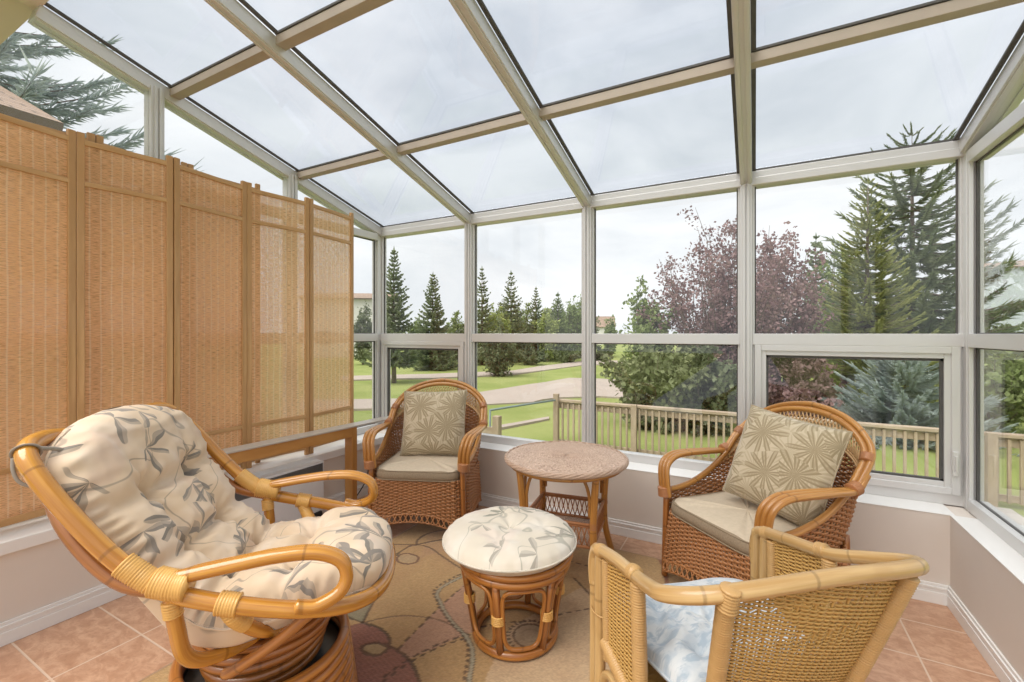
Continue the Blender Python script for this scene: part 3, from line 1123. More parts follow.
# ------------------------------------------------------------------ wicker armchairs
def make_wicker_chair():
    root = thing('wicker_armchair', '', 'armchair')
    # local axes: x forward, y across, z up
    def base_loop(u, z):
        # u from 0..1 round the box, starting mid back
        hw = .318 + .022 * (1 - z / .36)
        fr = .265 + .04 * (1 - z / .36)
        bk = -.27
        c = .07
        pts = [(bk, 0), (bk, hw - c), (bk + c, hw), (fr - c, hw), (fr, hw - c), (fr, 0), (fr, -hw + c), (fr - c, -hw), (bk + c, -hw), (bk, -hw + c)]
        lens = []
        for i in range(10):
            a, b = pts[i], pts[(i + 1) % 10]
            lens.append(math.hypot(b[0] - a[0], b[1] - a[1]))
        s = u % 1.0 * sum(lens)
        for i in range(10):
            if s <= lens[i] or i == 9:
                t = s / lens[i]
                a, b = pts[i], pts[(i + 1) % 10]
                x, y = a[0] + (b[0] - a[0]) * t, a[1] + (b[1] - a[1]) * t
                return x, y, i, t
            s -= lens[i]

    def arch(x, y):
        # lower edge of the weave rises in the middle of every side
        hw, d = .31, .29
        ax = min(abs(y) / hw, 1) if abs(x) > .24 else min(abs(x) / d, 1)
        return .085 + .075 * (1 - ax ** 2.2)

    def side(u, v):
        x, y, _, _ = base_loop(-u, .2)
        zb = arch(x, y)
        z = zb + (.365 - zb) * v
        x, y, _, _ = base_loop(-u, z)
        return (x, y, z)
    m = MB()
    strands(m, side, 72, 23, .0062, 1.0, True, .25)
    m.build('base', M['wick'], root)
    # looped fringe under the weave
    m = MB()
    N = 66
    for i in range(N):
        u0, u1, u2 = i / N, (i + .9) / N, (i + 1.8) / N
        pts = []
        for uu, k in ((u0, 1), (u1, 0), (u2, 1)):
            x, y, _, _ = base_loop(-uu, .1)
            z = arch(x, y) + .004 - (0 if k else .05)
            x, y, _, _ = base_loop(-uu, z)
            pts.append((x * 1.004, y * 1.004, z))
        m.tube(spline(pts, 4), .0042, 6)
    lo, hi = [], []
    for i in range(120):
        x, y, _, _ = base_loop(i / 120, .1)
        z = arch(x, y)
        xa, ya, _, _ = base_loop(i / 120, z)
        hi.append((xa, ya, z))
        lo.append((xa * 1.01, ya * 1.01, z - .048))
    m.tube(hi, .0062, 7, True)
    m.tube(lo, .0055, 7, True)
    m.build('fringe', M['wick'], root)
    for sx, sy in ((1, 1), (1, -1), (-1, 1), (-1, -1)):
        xx, yy = (.250, .296) if sx > 0 else (-.24, .285)
        zt = .445 if sx > 0 else .40
        p = [(sx * abs(xx) * 1.02, sy * yy * 1.03, 0.012), (sx * abs(xx), sy * yy, zt)]
        m = MB()
        m.tube(resample(p, .05), .017, 10)
        m.build('leg', M['chest'], root)
    m = MB()
    m.box((-.24, -.25, .335), (.245, .25, .352))
    m.build('seat_deck', M['wick'], root, .01)
    # rim of arms, sides and back
    half = [(.250, .303, .462), (.16, .312, .462), (.05, .322, .482), (-.07, .332, .532), (-.18, .335, .612), (-.258, .335, .70), (-.312, .320, .752), (-.345, .285, .797), (-.372, .215, .848), (-.393, .115, .884), (-.400, 0, .897)]
    rim_c = half + [(x, -y, z) for x, y, z in half[-2::-1]]
    rim = resample(spline(rim_c, 10), .012)
    bot_c = [(.25, .305, .355), (.1, .308, .355), (-.08, .305, .355), (-.2, .285, .355), (-.262, .2, .355), (-.27, .1, .355), (-.27, 0, .355)]
    bot_c = bot_c + [(x, -y, z) for x, y, z in bot_c[-2::-1]]
    bot = spline(bot_c, 20)
    nr = len(rim) - 1
    nb = len(bot) - 1

    def lerp_on(pl, u):
        s = min(max(u, 0), 1) * (len(pl) - 1)
        i = min(int(s), len(pl) - 2)
        return pl[i].lerp(pl[i + 1], s - i)

    def open_v(u):
        # lacy border only along the hoop
        k = max(0, 1 - (abs(u - .5) / .33) ** 4)
        return 1 - .17 * k

    def bowl(u, v):
        a, b = lerp_on(bot, u), lerp_on(rim, u)
        p = a.lerp(b, v * open_v(u))
        h = b.z - a.z
        bow = math.sin(PI * min(v, 1)) * .035 * max(0, h - .1) / .5
        out = Vector((p.x + .05, p.y, 0))
        return p + (out.normalized() * bow if out.length > 1e-6 else Vector())
    m = MB()
    rim_rows(m, bowl, lambda u: lerp_on(rim, u).z, open_v, 52, .0112, .0052)
    m.build('back_shell', M['wick'], root)
    # open braided border under the hoop
    m = MB()
    for i in range(60):
        u0 = .20 + .6 * i / 60
        for du in (.03, -.03):
            u1 = u0 + du
            if not .19 < u1 < .81:
                continue
            p0 = Vector(bowl(u0, .985))
            p1 = lerp_on(rim, u1)
            mid = p0.lerp(p1, .5) + Vector((.012 if du > 0 else -.004, 0, 0))
            m.tube(spline([p0, mid, p1], 4), .0036, 5)
    edge = [bowl(.19 + .62 * i / 60, .985) for i in range(61)]
    m.tube(edge, .006, 6)
    m.tube([Vector(e) + Vector((.008, 0, -.01)) for e in edge], .005, 6)
    m.build('lattice', M['wickl'], root)
    # hoop of two poles
    m = MB()
    m.tube(rim, .0155, 12)
    m.build('rim', M['honey'], root)
    m = MB()
    sub = [p + Vector((-.012, .021 * (1 if p.y > 0 else -1) * min(1, abs(p.y) / .15), .022 * max(0, 1 - abs(p.y) / .36) + .006)) for p in rim[int(nr * .222):int(nr * .778) + 1]]
    m.tube(sub, .014, 12)
    m.build('hoop', M['honey'], root)
    # three-pole arms
    for s in (1, -1):
        arm = MB()
        for j, off in enumerate((-.026, 0, .026)):
            o2 = off * .75
            pts = [(.252 - abs(off) * .1, s * (.303 + off), .43), (.258, s * (.307 + off), .52), (.245, s * (.318 + off), .588), (.190, s * (.330 + off), .626), (.10, s * (.342 + off), .634),
                   (-.06, s * (.350 + o2), .628), (-.19, s * (.355 + o2 * .6), .625), (-.265, s * (.355 + o2 * .3), .672 + (j - 1) * .01)]
            arm.tube(spline(pts, 8), .0135, 10)
        arm.build('arm', M['honey'], root)
        w = MB()
        w.wrap([(.253, s * .303, .43), (.256, s * .306, .478)], .0345, .0068, n=14)
        w.build('binding', M['wrapb'], root)
        w = MB()
        w.wrap([(-.175, s * .353, .625), (-.210, s * .353, .634)], .029, .0068, n=14)
        w.build('binding', M['wrapb'], root)
        w = MB()
        i = int(nr * (.30 if s > 0 else .70))
        w.wrap([rim[i] + Vector((-.006, s * .008, .004)), rim[i + 3] + Vector((-.006, s * .008, .004))], .0265, .0068, n=12)
        w.build('binding', M['wrapb'], root)
    return root


def seat_cushion(name='seat_cushion'):
    """boxed cushion with rounded corners: pale top, tweed sides with piping"""
    m = MB()
    hx, hy, c = .262, .280, .05

    def rr(t, gx=0.0):
        a = 2 * PI * t
        ca, sa = math.cos(a), math.sin(a)
        e = .28
        return (math.copysign(abs(ca) ** e, ca) * (hx + gx), math.copysign(abs(sa) ** e, sa) * (hy + gx))
    prof = [(0.0, 0.0, 0), (.6, .000, 0), (.93, .002, 0), (1.0, .008, 1), (1.012, .03, 1), (1.0, .055, 1), (.965, .066, 0), (.8, .074, 0), (.4, .079, 0), (0, .080, 0)]
    N = 72
    b = len(m.v)
    for s, z, _ in prof:
        for i in range(N):
            x, y = rr(i / N)
            m.v.append(Vector((x * s, y * s, z + (.004 * math.sin(9 * i / N * 2 * PI) if 0 < s < .99 and z > .05 else 0))))
    for j in range(len(prof) - 1):
        mi = 1 if (prof[j][2] or prof[j + 1][2]) and j >= 2 and j < 6 else 0
        for i in range(N):
            i2 = (i + 1) % N
            q = (b + j * N + i, b + j * N + i2, b + (j + 1) * N + i2, b + (j + 1) * N + i)
            m.face(q, [(m.v[k].x, m.v[k].y) for k in q], mi)
    o = m.build(name, [M['seatcloth'], M['seatside']])
    p = MB()
    for s, z in ((1.0, .008), (.985, .062)):
        p.tube([(rr(i / N)[0] * s, rr(i / N)[1] * s, z) for i in range(N)], .0035, 6, True)
    p.build('piping', M['seatside'], o)
    return o


def throw_pillow():
    n = 40
    m = MB()
    S, T = .232, .095

    def f(u, v, side):
        x, y = 2 * u - 1, 2 * v - 1
        e = (1 - abs(x) ** 2.6) * (1 - abs(y) ** 2.6)
        h = T * max(e, 0) ** .48
        pin = 1 - .055 * (1 - abs(x) ** 2) * abs(y) ** 3 - 0
        pin2 = 1 - .055 * (1 - abs(y) ** 2) * abs(x) ** 3
        w = noise.noise(Vector((x * 2.3, y * 2.3, side * 3))) * .008 * max(e, 0)
        cr = .004 * math.sin(x * 17 + y * 9) * max(0, 1 - abs(e - .25) * 4)
        return (x * S * pin2, y * S * pin, side * (h + w + cr))
    m.grid(lambda u, v: f(u, v, 1), n, n, uvfn=lambda u, v: (u * .46, v * .46))
    m.grid(lambda u, v: f(u, v, -1), n, n, uvfn=lambda u, v: (u * .46 + 1, v * .46), flip=True)
    o = m.build('throw_pillow', M['palm'])
    p = MB()
    ring = []
    for i in range(n):
        ring.append(f(i / n, 0, 0))
    for i in range(n):
        ring.append(f(1, i / n, 0))
    for i in range(n):
        ring.append(f(1 - i / n, 1, 0))
    for i in range(n):
        ring.append(f(0, 1 - i / n, 0))
    p.tube(ring, .004, 6, True)
    p.build('piping', M['palm'], o)
    return o


WC_A = ((-1.975, 2.435), R(-67.5))     # beside the screen
WC_B = ((-.022, 2.452), R(-132.5))       # beside the side wall
wa = make_wicker_chair()
wb = copy_tree(wa)
for o, (p, a), lab in ((wa, WC_A, 'brown wicker armchair beside the folding screen, in the far corner'),
                       (wb, WC_B, 'brown wicker armchair between the round table and the side wall')):
    o.location = (p[0], p[1], .0125)
    o.rotation_euler = (0, 0, a)
    tag(o, lab, 'armchair', 'wicker armchairs')
ca = seat_cushion()
cb = copy_tree(ca)
for o, (p, a), lab in ((ca, WC_A, 'beige seat cushion on the wicker armchair beside the screen'), (cb, WC_B, 'beige seat cushion on the wicker armchair near the side wall')):
    o.location = (p[0] + .012 * math.cos(a), p[1] + .012 * math.sin(a), .369)
    o.rotation_euler = (0, 0, a)
    tag(o, lab, 'cushion', 'wicker armchair seat cushions')
pa = throw_pillow()
pb = copy_tree(pa)


def place_pillow(o, base, ax, ay, az, tilt, roll, yaw=0.0):
    (p, a) = base
    c, s = math.cos(a), math.sin(a)
    o.location = (p[0] + ax * c - ay * s, p[1] + ax * s + ay * c, az)
    # pillow plane: local x across, local y up, local z forward
    m = Matrix.Rotation(a + PI / 2 + yaw, 4, 'Z') @ Matrix.Rotation(R(90) - tilt, 4, 'X') @ Matrix.Rotation(roll, 4, 'Z')
    o.rotation_euler = m.to_euler()


place_pillow(pa, WC_A, -.115, .01, .662, R(17), R(2))
place_pillow(pb, WC_B, -.105, .085, .684, R(20), R(-7), R(11))
tag(pa, 'palm leaf throw pillow on the wicker armchair beside the screen', 'pillow', 'palm leaf pillows')
tag(pb, 'palm leaf throw pillow on the wicker armchair near the side wall', 'pillow', 'palm leaf pillows')


# ------------------------------------------------------------------ round table
def make_table():
    t = thing('round_table', 'round woven cane side table with arched legs between the two wicker armchairs', 'table', (-.925, 2.335, .0125), R(53.4))
    RT, ZT = .327, .610
    m = MB()
    # woven disc: concentric plaiting
    rows, st_ = 26, 96

    def top(u, v):
        r = RT * v
        a = 2 * PI * u
        k = int(v * rows)
        fr = v * rows - k
        w = math.cos(st_ / 2 * a + PI * (k % 2)) * .0022 * math.sin(PI * fr) ** .5 if 0 < fr < 1 else -.0018
        return (r * math.cos(a), r * math.sin(a), ZT + w - .004 * v ** 8)
    m.grid(top, st_ * 3, rows * 3, True, 0, lambda u, v: (int(u * st_) * .11 + u, int(v * rows * .999) * .31 + v * .02))
    for k in range(9):
        # plaited edge going round and under
        a = R(k * 22)
        rr, zz = RT + .010 * math.sin(a), ZT - .014 + .012 * math.cos(a)
        pts = []
        for i in range(160):
            b = 2 * PI * i / 160
            w = .0022 * math.sin(b * 40 + k * 2.1)
            pts.append(((rr + w) * math.cos(b), (rr + w) * math.sin(b), zz + w * .6))
        m.tube(pts, .0036, 6, True)
    m.build('table_top', M['tabletop'], t)
    m = MB()
    m.tube([(.30 * math.cos(2 * PI * i / 64), .30 * math.sin(2 * PI * i / 64), ZT - .042) for i in range(64)], .012, 10, True)
    m.build('apron_ring', M['honey'], t)
    legs = []
    for q in range(4):
        a = q * PI / 2
        c, s = math.cos(a), math.sin(a)
        prof = [(.285, ZT - .05), (.272, .45), (.262, .32), (.268, .18), (.31, .03), (.322, .0)]
        pts = spline([(r * c, r * s, z) for r, z in prof], 8)
        m = MB()
        m.tube(pts, .0185, 12)
        m.build('leg', M['honey'], t)
        w = MB()
        w.wrap([(.263 * c, .263 * s, .30), (.262 * c, .262 * s, .335)], .0178, .0065)
        w.build('binding', M['wrapb'], t)
        # arched braces to both neighbours, one pair of half arches per side
        a2 = a + PI / 2
        p0 = Vector((.262 * c, .262 * s, .36))
        p1 = Vector((.262 * math.cos(a2), .262 * math.sin(a2), .36))
        d = (p1 - p0)
        m = MB()
        P = [p0 + d * .05, p0 + d * .055 + Vector((0, 0, .10)), p0 + d * .14 + Vector((0, 0, .185)), p0 + d * .32 + Vector((0, 0, .212)), p0 + d * .5 + Vector((0, 0, .214)),
             p0 + d * .68 + Vector((0, 0, .212)), p0 + d * .86 + Vector((0, 0, .185)), p0 + d * .945 + Vector((0, 0, .10)), p0 + d * .95]
        m.tube(spline(P, 6), .0088, 8)
        m.build('arched_brace', M['honey'], t)
        # shelf gallery: two rails with lattice between
        m = MB()
        q0 = Vector((.258 * c, .258 * s, 0))
        q1 = Vector((.258 * math.cos(a2), .258 * math.sin(a2), 0))
        for z, r in ((.205, .0085), (.318, .0085), (.306, .005)):
            m.tube([q0 + Vector((0, 0, z)), q1 + Vector((0, 0, z))], r, 8)
        N = 13
        for i in range(N):
            for k in (0, 1):
                u0, u1 = (i + .0) / N, (i + 1.0) / N
                if k:
                    u0, u1 = u1, u0
                A = q0.lerp(q1, u0) + Vector((0, 0, .21))
                B = q0.lerp(q1, u1) + Vector((0, 0, .312))
                mid = A.lerp(B, .5) + (Vector((c + math.cos(a2), s + math.sin(a2), 0)).normalized() * (.004 if k else -.004))
                m.tube(spline([A, mid, B], 3), .0032, 5)
        m.build('gallery', M['wrapb'], t)
    m = MB()
    e = .182

    def shelf(u, v):
        x, y = (2 * u - 1) * e, (2 * v - 1) * e
        return (x * .7071 - y * .7071, x * .7071 + y * .7071, .20)
    woven(m, shelf, 30, 30, .003, 4, 3)
    m.build('shelf', M['tabletop'], t)
    return t


make_table()


# ------------------------------------------------------------------ footstool
def make_stool():
    t = thing('round_footstool', 'round honey cane footstool with looped sides in the middle of the rug', 'footstool', (-.908, 1.705, .0125), R(38))
    RB, RT, HT = .168, .222, .325
    for nm, rr, z, r in (('base_ring', RB, .018, .0175), ('top_ring', RT, HT, .017), ('seat_ring', RT + .012, HT + .032, .014)):
        m = MB()
        m.tube([(rr * math.cos(2 * PI * i / 72), rr * math.sin(2 * PI * i / 72), z) for i in range(72)], r, 12, True)
        m.build(nm, M['amber'], t)
    m = MB()
    m.grid(lambda u, v: ((RT + .01) * v * math.cos(2 * PI * u), (RT + .01) * v * math.sin(2 * PI * u), HT + .03), 48, 4, True)
    m.build('seat_board', M['amber'], t)

    def rad(z):
        return RB + (RT - RB) * (z - .018) / (HT - .018)
    for q in range(6):
        a = q * PI / 3
        m = MB()
        m.tube([(rad(z) * math.cos(a), rad(z) * math.sin(a), z) for z in (.018, .12, .22, HT)], .0155, 12)
        m.build('post', M['chest'], t)
        # rounded loop between this post and the next
        pts = []
        hw = PI / 6 - .105
        zc, hz = .172, .125
        for i in range(44):
            b = 2 * PI * i / 44
            cx, sx = math.cos(b), math.sin(b)
            x = math.copysign(abs(cx) ** .42, cx) * hw
            z = zc + math.copysign(abs(sx) ** .42, sx) * hz
            aa = a + PI / 6 + x
            r = rad(z) * math.cos(PI / 6 - abs(x)) * 0 + rad(z)
            pts.append((r * math.cos(aa), r * math.sin(aa), z))
        m = MB()
        m.tube(pts, .0085, 8, True)
        m.build('loop', M['amber'], t)
        w = MB()
        zz = .172
        P = []
        r = rad(zz)
        ang = .155
        # flat cane collar tying post and loops together
        for z0 in (zz - .014, zz - .007, zz, zz + .007, zz + .014):
            ring = []
            for i in range(20):
                b = 2 * PI * i / 20
                ring.append(((r + .021 * math.cos(b)) * math.cos(a + ang * .75 * math.sin(b)), (r + .021 * math.cos(b)) * math.sin(a + ang * .75 * math.sin(b)), z0))
            w.tube(ring, .0042, 6, True)
        w.build('binding', M['wrapg'], t)
    return t


make_stool()


def round_cushion():
    R0, T = .285, .100
    m = MB()
    tufts = [(.0, .0), (.13, .06), (-.10, .10), (.02, -.14)]

    def top(u, v, s):
        r = v
        a = 2 * PI * u
        x, y = R0 * r * math.cos(a), R0 * r * math.sin(a)
        h = T * .5 * (1 - r ** 5) ** .5
        if s > 0:
            h += .012 * (1 - r * r)
            for k, (tx, ty) in enumerate(tufts):
                d = math.hypot(x - tx, y - ty)
                h -= (.024 if k == 0 else .010) * math.exp(-(d / .04) ** 2)
                an = math.atan2(y - ty, x - tx)
                h += .004 * math.sin(an * 5 + k) * math.exp(-((d - .05) / .05) ** 2)
            h += noise.noise(Vector((x * 9, y * 9, 1))) * .006 * (1 - r ** 4)
            h += .0035 * math.sin(a * 34 + math.sin(a * 5) * 2) * math.exp(-((r - .97) / .06) ** 2)
        return (x, y, s * h)
    m.grid(lambda u, v: top(u, v, 1), 120, 34, True, uvfn=lambda u, v: (v * R0 * math.cos(2 * PI * u) + .5, v * R0 * math.sin(2 * PI * u) + .5))
    m.grid(lambda u, v: top(u, v, -1), 120, 10, True, uvfn=lambda u, v: (v * R0 * math.cos(2 * PI * u) + 2, v * R0 * math.sin(2 * PI * u)), flip=True)
    o = m.build('round_cushion', M['floral2'])
    p = MB()
    p.tube([((R0 + .001) * math.cos(2 * PI * i / 90), (R0 + .001) * math.sin(2 * PI * i / 90), 0) for i in range(90)], .004, 6, True)
    p.build('piping', M['floral2'], o)
    b = MB()
    b.grid(lambda u, v: (.009 * math.sin(v * PI / 2) * math.cos(2 * PI * u), .009 * math.sin(v * PI / 2) * math.sin(2 * PI * u), T * .5 - .012 + .005 * math.cos(v * PI / 2)), 12, 4, True, flip=True)
    b.build('button', M['floral2'], o)
    return tag(o, 'round leaf print cushion lying on the cane footstool', 'cushion')


rc = round_cushion()
rc.location = (-.935, 1.705, .0125 + .325 + .032 + .014 + .034)


# ------------------------------------------------------------------ golden swivel recliner
SW = (-1.444, .953)
SWA = R(39.35)


def make_swivel():
    t = thing('rattan_swivel_chair', 'golden bentwood cane swivel chair with looped arms on a coiled round base', 'armchair', (SW[0], SW[1], 0), SWA)
    J = (-.15, .358, .647)
    pr = .0225
    # one closed rail: back hoop and seat ring
    half = [(-.500, 0, 1.000), (-.500, .13, 1.006), (-.494, .24, 1.018), (-.470, .318, 1.002), (-.415, .350, .935), (-.30, .362, .792), (-.215, .362, .700), J,
            (-.05, .366, .612), (.08, .368, .580), (.20, .350, .550), (.30, .285, .515), (.365, .16, .482), (.385, 0, .470)]
    full = half + [(x, -y, z) for x, y, z in half[-2:0:-1]]
    rail = spline(full, 10, True)
    m = MB()
    m.tube(rail, pr, 14, True)
    m.build('frame_rail', M['gold'], t)
    # inner back rods
    m = MB()
    for b in (-.17, 0, .17):
        m.tube(spline([(-.497, b * .9, .995), (-.50, b, .90), (-.40, b * 1.1, .76), (-.27, b * 1.1, .60), (-.14, b * 1.0, .46), (0, b, .40)], 6), .012, 8)
    m.tube(spline([(-.125, .356, .632), (-.25, .352, .675), (-.36, .335, .785), (-.45, .27, .885), (-.495, .15, .925), (-.505, 0, .935), (-.495, -.15, .925), (-.45, -.27, .885), (-.36, -.335, .785), (-.25, -.352, .675), (-.125, -.356, .632)], 6), .0185, 10)
    m.build('back_rods', M['chest'], t)
    for s in (1, -1):
        # arm loop: two poles side by side, bent down to the seat rail
        m = MB()
        for off, w in ((0, .0185), (-.024, .0125)):
            pts = [(-.145, s * (.358 + off * .2), .668), (-.07, s * (.360 + off), .680), (.02, s * (.358 + off), .692), (.12, s * (.352 + off), .702), (.215, s * (.345 + off), .699), (.278, s * (.340 + off), .672),
                   (.297, s * (.340 + off), .628), (.280, s * (.350 + off * .7), .588), (.225, s * (.366 + off * .5), .566), (.175, s * (.374 + off * .3), .574)]
            m.tube(spline(pts, 8), w, 12)
        m.build('arm_loop', M['gold'], t)
        w = MB()
        w.wrap(spline([(-.235, s * .362, .722), (-.19, s * .361, .684), (-.15, s * .359, .655)], 6), .0285, .0072, n=14)
        w.wrap(spline([(-.165, s * .358, .668), (-.12, s * .360, .655), (-.085, s * .362, .650)], 6), .036, .0072, n=14)
        w.build('binding', M['wrapg'], t)
        w = MB()
        w.wrap([(-.015, s * .367, .602), (.035, s * .367, .590)], .0285, .0072, n=14)
        w.build('binding', M['wrapg'], t)
        # strut dropping from the joint
        m = MB()
        m.tube(spline([(-.128, s * .357, .63), (-.118, s * .352, .54), (-.105, s * .335, .455), (-.07, s * .28, .405), (0, s * .18, .385), (0.05, 0, .382)], 8), .0195, 12)
        m.build('strut', M['gold'], t)
        w = MB()
        w.wrap([(-.128, s * .357, .615), (-.124, s * .354, .575)], .0215, .0072, n=12)
        w.build('binding', M['wrapg'], t)
        m = MB()
        m.tube(spline([(.005, s * .366, .592), (.03, s * .352, .54), (.075, s * .30, .475), (.13, s * .20, .425), (.15, s * .08, .41)], 8), .0185, 12)
        m.build('brace', M['gold'], t)
        w = MB()
        w.wrap(spline([(.008, s * .363, .580), (.022, s * .357, .552), (.042, s * .338, .522)], 5), .0215, .0072, n=12)
        w.build('binding', M['wrapg'], t)
        m = MB()
        m.tube(spline([(.205, s * .352, .54), (.11, s * .315, .45), (-.02, s * .255, .345), (-.05, s * .235, .325)], 6), .0155, 10)
        m.build('cross_rod', M['chest'], t)
    # coiled swivel and drum base
    for k in range(5):
        rr = .205 - .010 * (4 - k) if k < 4 else .185
        z = .225 + .030 * k
        m = MB()
        m.tube([(-.02 + rr * math.cos(2 * PI * i / 72), .012 + rr * math.sin(2 * PI * i / 72), z + .010 * math.sin(2 * PI * i / 72 + k)) for i in range(72)], .0155, 12, True)
        m.build('swivel_coil', M['chest'], t)
    for k in range(8):
        z = .020 + .0315 * k
        rr = .278 - .004 * k
        m = MB()
        m.tube([(-.02 + rr * math.cos(2 * PI * i / 84), .012 + rr * math.sin(2 * PI * i / 84), z) for i in range(84)], .0178, 12, True)
        m.build('base_coil', M['amber'], t)
    m = MB()
    m.grid(lambda u, v: (-.02 + .235 * v * math.cos(2 * PI * u), .012 + .235 * v * math.sin(2 * PI * u), .19), 48, 3, True)
    m.grid(lambda u, v: (-.02 + .240 * math.cos(2 * PI * u), .012 + .240 * math.sin(2 * PI * u), .02 + .225 * v), 64, 3, True)
    m.build('drum', M['steel'], t)
    m = MB()
    m.tube([(-.02, .012, .19), (-.02, .012, .37)], .05, 20)
    m.build('swivel_post', M['steel'], t)
    return t


make_swivel()


def make_swivel_cushion():
    cl = [(-.470, 1.062), (-.458, .985), (-.412, .875), (-.352, .765), (-.285, .660), (-.21, .565), (-.115, .498), (-.02, .478), (.08, .492), (.18, .515), (.27, .520), (.335, .500), (.368, .470)]
    C = spline([(a, 0, z) for a, z in cl], 14)
    nC = len(C) - 1
    L = [0.0]
    for i in range(nC):
        L.append(L[-1] + (C[i + 1] - C[i]).length)
    TOT = L[-1]
    Cr = resample(C, TOT / 300)
    n3 = len(Cr) - 1

    def cen(s):
        k = min(max(s, 0), 1) * n3
        i = min(int(k), n3 - 1)
        return Cr[i].lerp(Cr[i + 1], k - i)

    def nor(s):
        a, b = cen(max(s - .03, 0)), cen(min(s + .03, 1))
        t = (b - a).normalized()
        return Vector((-t.z, 0, t.x))

    def hw(s):
        a = s * TOT
        b = (1 - s) * TOT
        w = .300 + .030 * math.exp(-((s - .14) / .13) ** 2) + .012 * math.exp(-((s - .8) / .12) ** 2)
        for d, rad in ((a, .20), (b, .28)):
            if d < rad:
                k = 1 - d / rad
                w = min(w, w * (1 - k ** 2.8) ** .5 if k < 1 else 0)
        # narrower between the arm struts
        w *= 1 - .06 * math.exp(-((s - .47) / .1) ** 2)
        return w
    tufts = []
    rows = (.245, .42, .585, .775)
    for s in rows:
        for tt in (-.36, .36):
            tufts.append((s * TOT, tt * .318, .060))
    seams = []
    for i, s in enumerate(rows):
        for sg in (-1, 1):
            seams.append(((s * TOT, sg * .36 * .318), (s * TOT, sg * .34), .6))
            if i:
                seams.append(((rows[i - 1] * TOT, sg * .36 * .318), (s * TOT, sg * .36 * .318), .85))
        seams.append(((s * TOT, -.36 * .318), (s * TOT, .36 * .318), 1.0))
    for sg in (-1, 1):
        seams.append(((rows[-1] * TOT, sg * .36 * .318), (TOT, sg * .20), .5))
        seams.append(((rows[0] * TOT, sg * .36 * .318), (0.06, sg * .17), .35))

    def surf(u, v, side):
        # v along the length, u across
        s = .001 + .998 * v
        tt = 2 * u - 1
        w = hw(s)
        y = tt * w
        x = s * TOT
        e_side = max(0.0, 1 - abs(tt) ** 5)
        e_end = min(1.0, min(x, TOT - x) / .10)
        e_end = (1 - (1 - e_end) ** 2)
        T = (.088 if side > 0 else .050 + .050 * math.exp(-((s - .60) / .12) ** 2))
        h = T * e_side ** (.5 if side > 0 else .36) * max(e_end, 0) ** .5
        if side > 0:
            sink = 0.0
            wr = 0.0
            for k, (ts, ty, dp) in enumerate(tufts):
                d = math.hypot(x - ts, y - ty)
                sink = max(sink, dp * math.exp(-(d / .052) ** 2) + dp * .9 * math.exp(-(d / .016) ** 2))
                an = math.atan2(y - ty, x - ts)
                wr += .0060 * math.sin(an * 7 + k * 1.3 + 1.2 * math.sin(an * 2 + k)) * math.exp(-((d - .055) / .038) ** 2)
            for a, b, sw in seams:
                ax, ay = a[0], a[1]
                bx_, by_ = b[0] - ax, b[1] - ay
                q = max(0, min(1, ((x - ax) * bx_ + (y - ay) * by_) / (bx_ * bx_ + by_ * by_)))
                d = math.hypot(x - ax - q * bx_, y - ay - q * by_)
                sink = max(sink, sw * (.040 * math.exp(-(d / .030) ** 2)))
            h = h + .012 * e_side * e_end - sink * (e_side * e_end) ** .5 + wr * e_side
            h += noise.noise(Vector((x * 7, y * 7, 2))) * .010 * e_side
            h += (noise.noise(Vector((x * 30, y * 12, 5))) * .0034 + noise.noise(Vector((x * 14 + 5 * y, y * 46, 9))) * .0022) * e_side
            rim = math.exp(-((abs(tt) - .93) / .06) ** 2)
            h += .0065 * rim * math.sin(x * 150 + 3 * math.sin(x * 19))
        else:
            h += noise.noise(Vector((x * 6, y * 6, 8))) * .008 * e_side
        c = cen(s)
        n = nor(s)
        # sides curl up to the rail
        lift = .022 * abs(tt) ** 2.5 * e_end * (.4 + .6 * math.exp(-((s - .45) / .2) ** 2))
        p = c + n * (side * h + lift)
        return (p.x, y, p.z)
    m = MB()
    m.grid(lambda u, v: surf(u, v, 1), 96, 190, uvfn=lambda u, v: ((2 * u - 1) * hw(v), v * TOT), flip=False)
    m.grid(lambda u, v: surf(u, v, -1), 48, 90, uvfn=lambda u, v: ((2 * u - 1) * hw(v) + 3, v * TOT), flip=True)
    o = m.build('swivel_chair_cushion', M['floral'])
    p = MB()
    for s in (0, 1):
        p.tube([Vector(surf(s, i / 120, 1)).lerp(Vector(surf(s, i / 120, -1)), .5) for i in range(3, 118)], .0045, 6)
    p.build('piping', M['floral'], o)
    b = MB()
    for ts, ty, dp in tufts:
        s = ts / TOT
        u = (ty / hw(s) + 1) / 2
        c = Vector(surf(u, s, 1)) + nor(s) * .001
        nn = nor(s)
        e1 = Vector((0, 1, 0))
        e2 = nn.cross(e1)
        bb = MB()
        bb.grid(lambda uu, vv: c + (e1 * math.cos(2 * PI * uu) + e2 * math.sin(2 * PI * uu)) * (.009 * math.sin(vv * PI / 2)) + nn * (.005 * math.cos(vv * PI / 2)), 12, 4, True)
        bb.build('button', M['floral'], o)
    # cloth tape tied round the back rail
    tp = MB()
    ctr = Vector((-.470, -.318, 1.002))
    ax = Vector((.079, -.11, -.083)).normalized()
    e1 = ax.orthogonal().normalized()
    e2 = ax.cross(e1)
    ring = [ctr + (e1 * math.cos(2 * PI * i / 28) + e2 * math.sin(2 * PI * i / 28)) * .0252 for i in range(28)]
    tp.tube(ring, .0052, 8, True, flat=.55)
    tail = spline([ctr + Vector((-.016, -.016, -.010)), ctr + Vector((-.014, -.018, -.04)), ctr + Vector((-.004, -.014, -.07)), ctr + Vector((.018, -.004, -.085)), ctr + Vector((.036, .010, -.075))], 8)
    tp.tube(tail, .0052, 8, flat=.5)
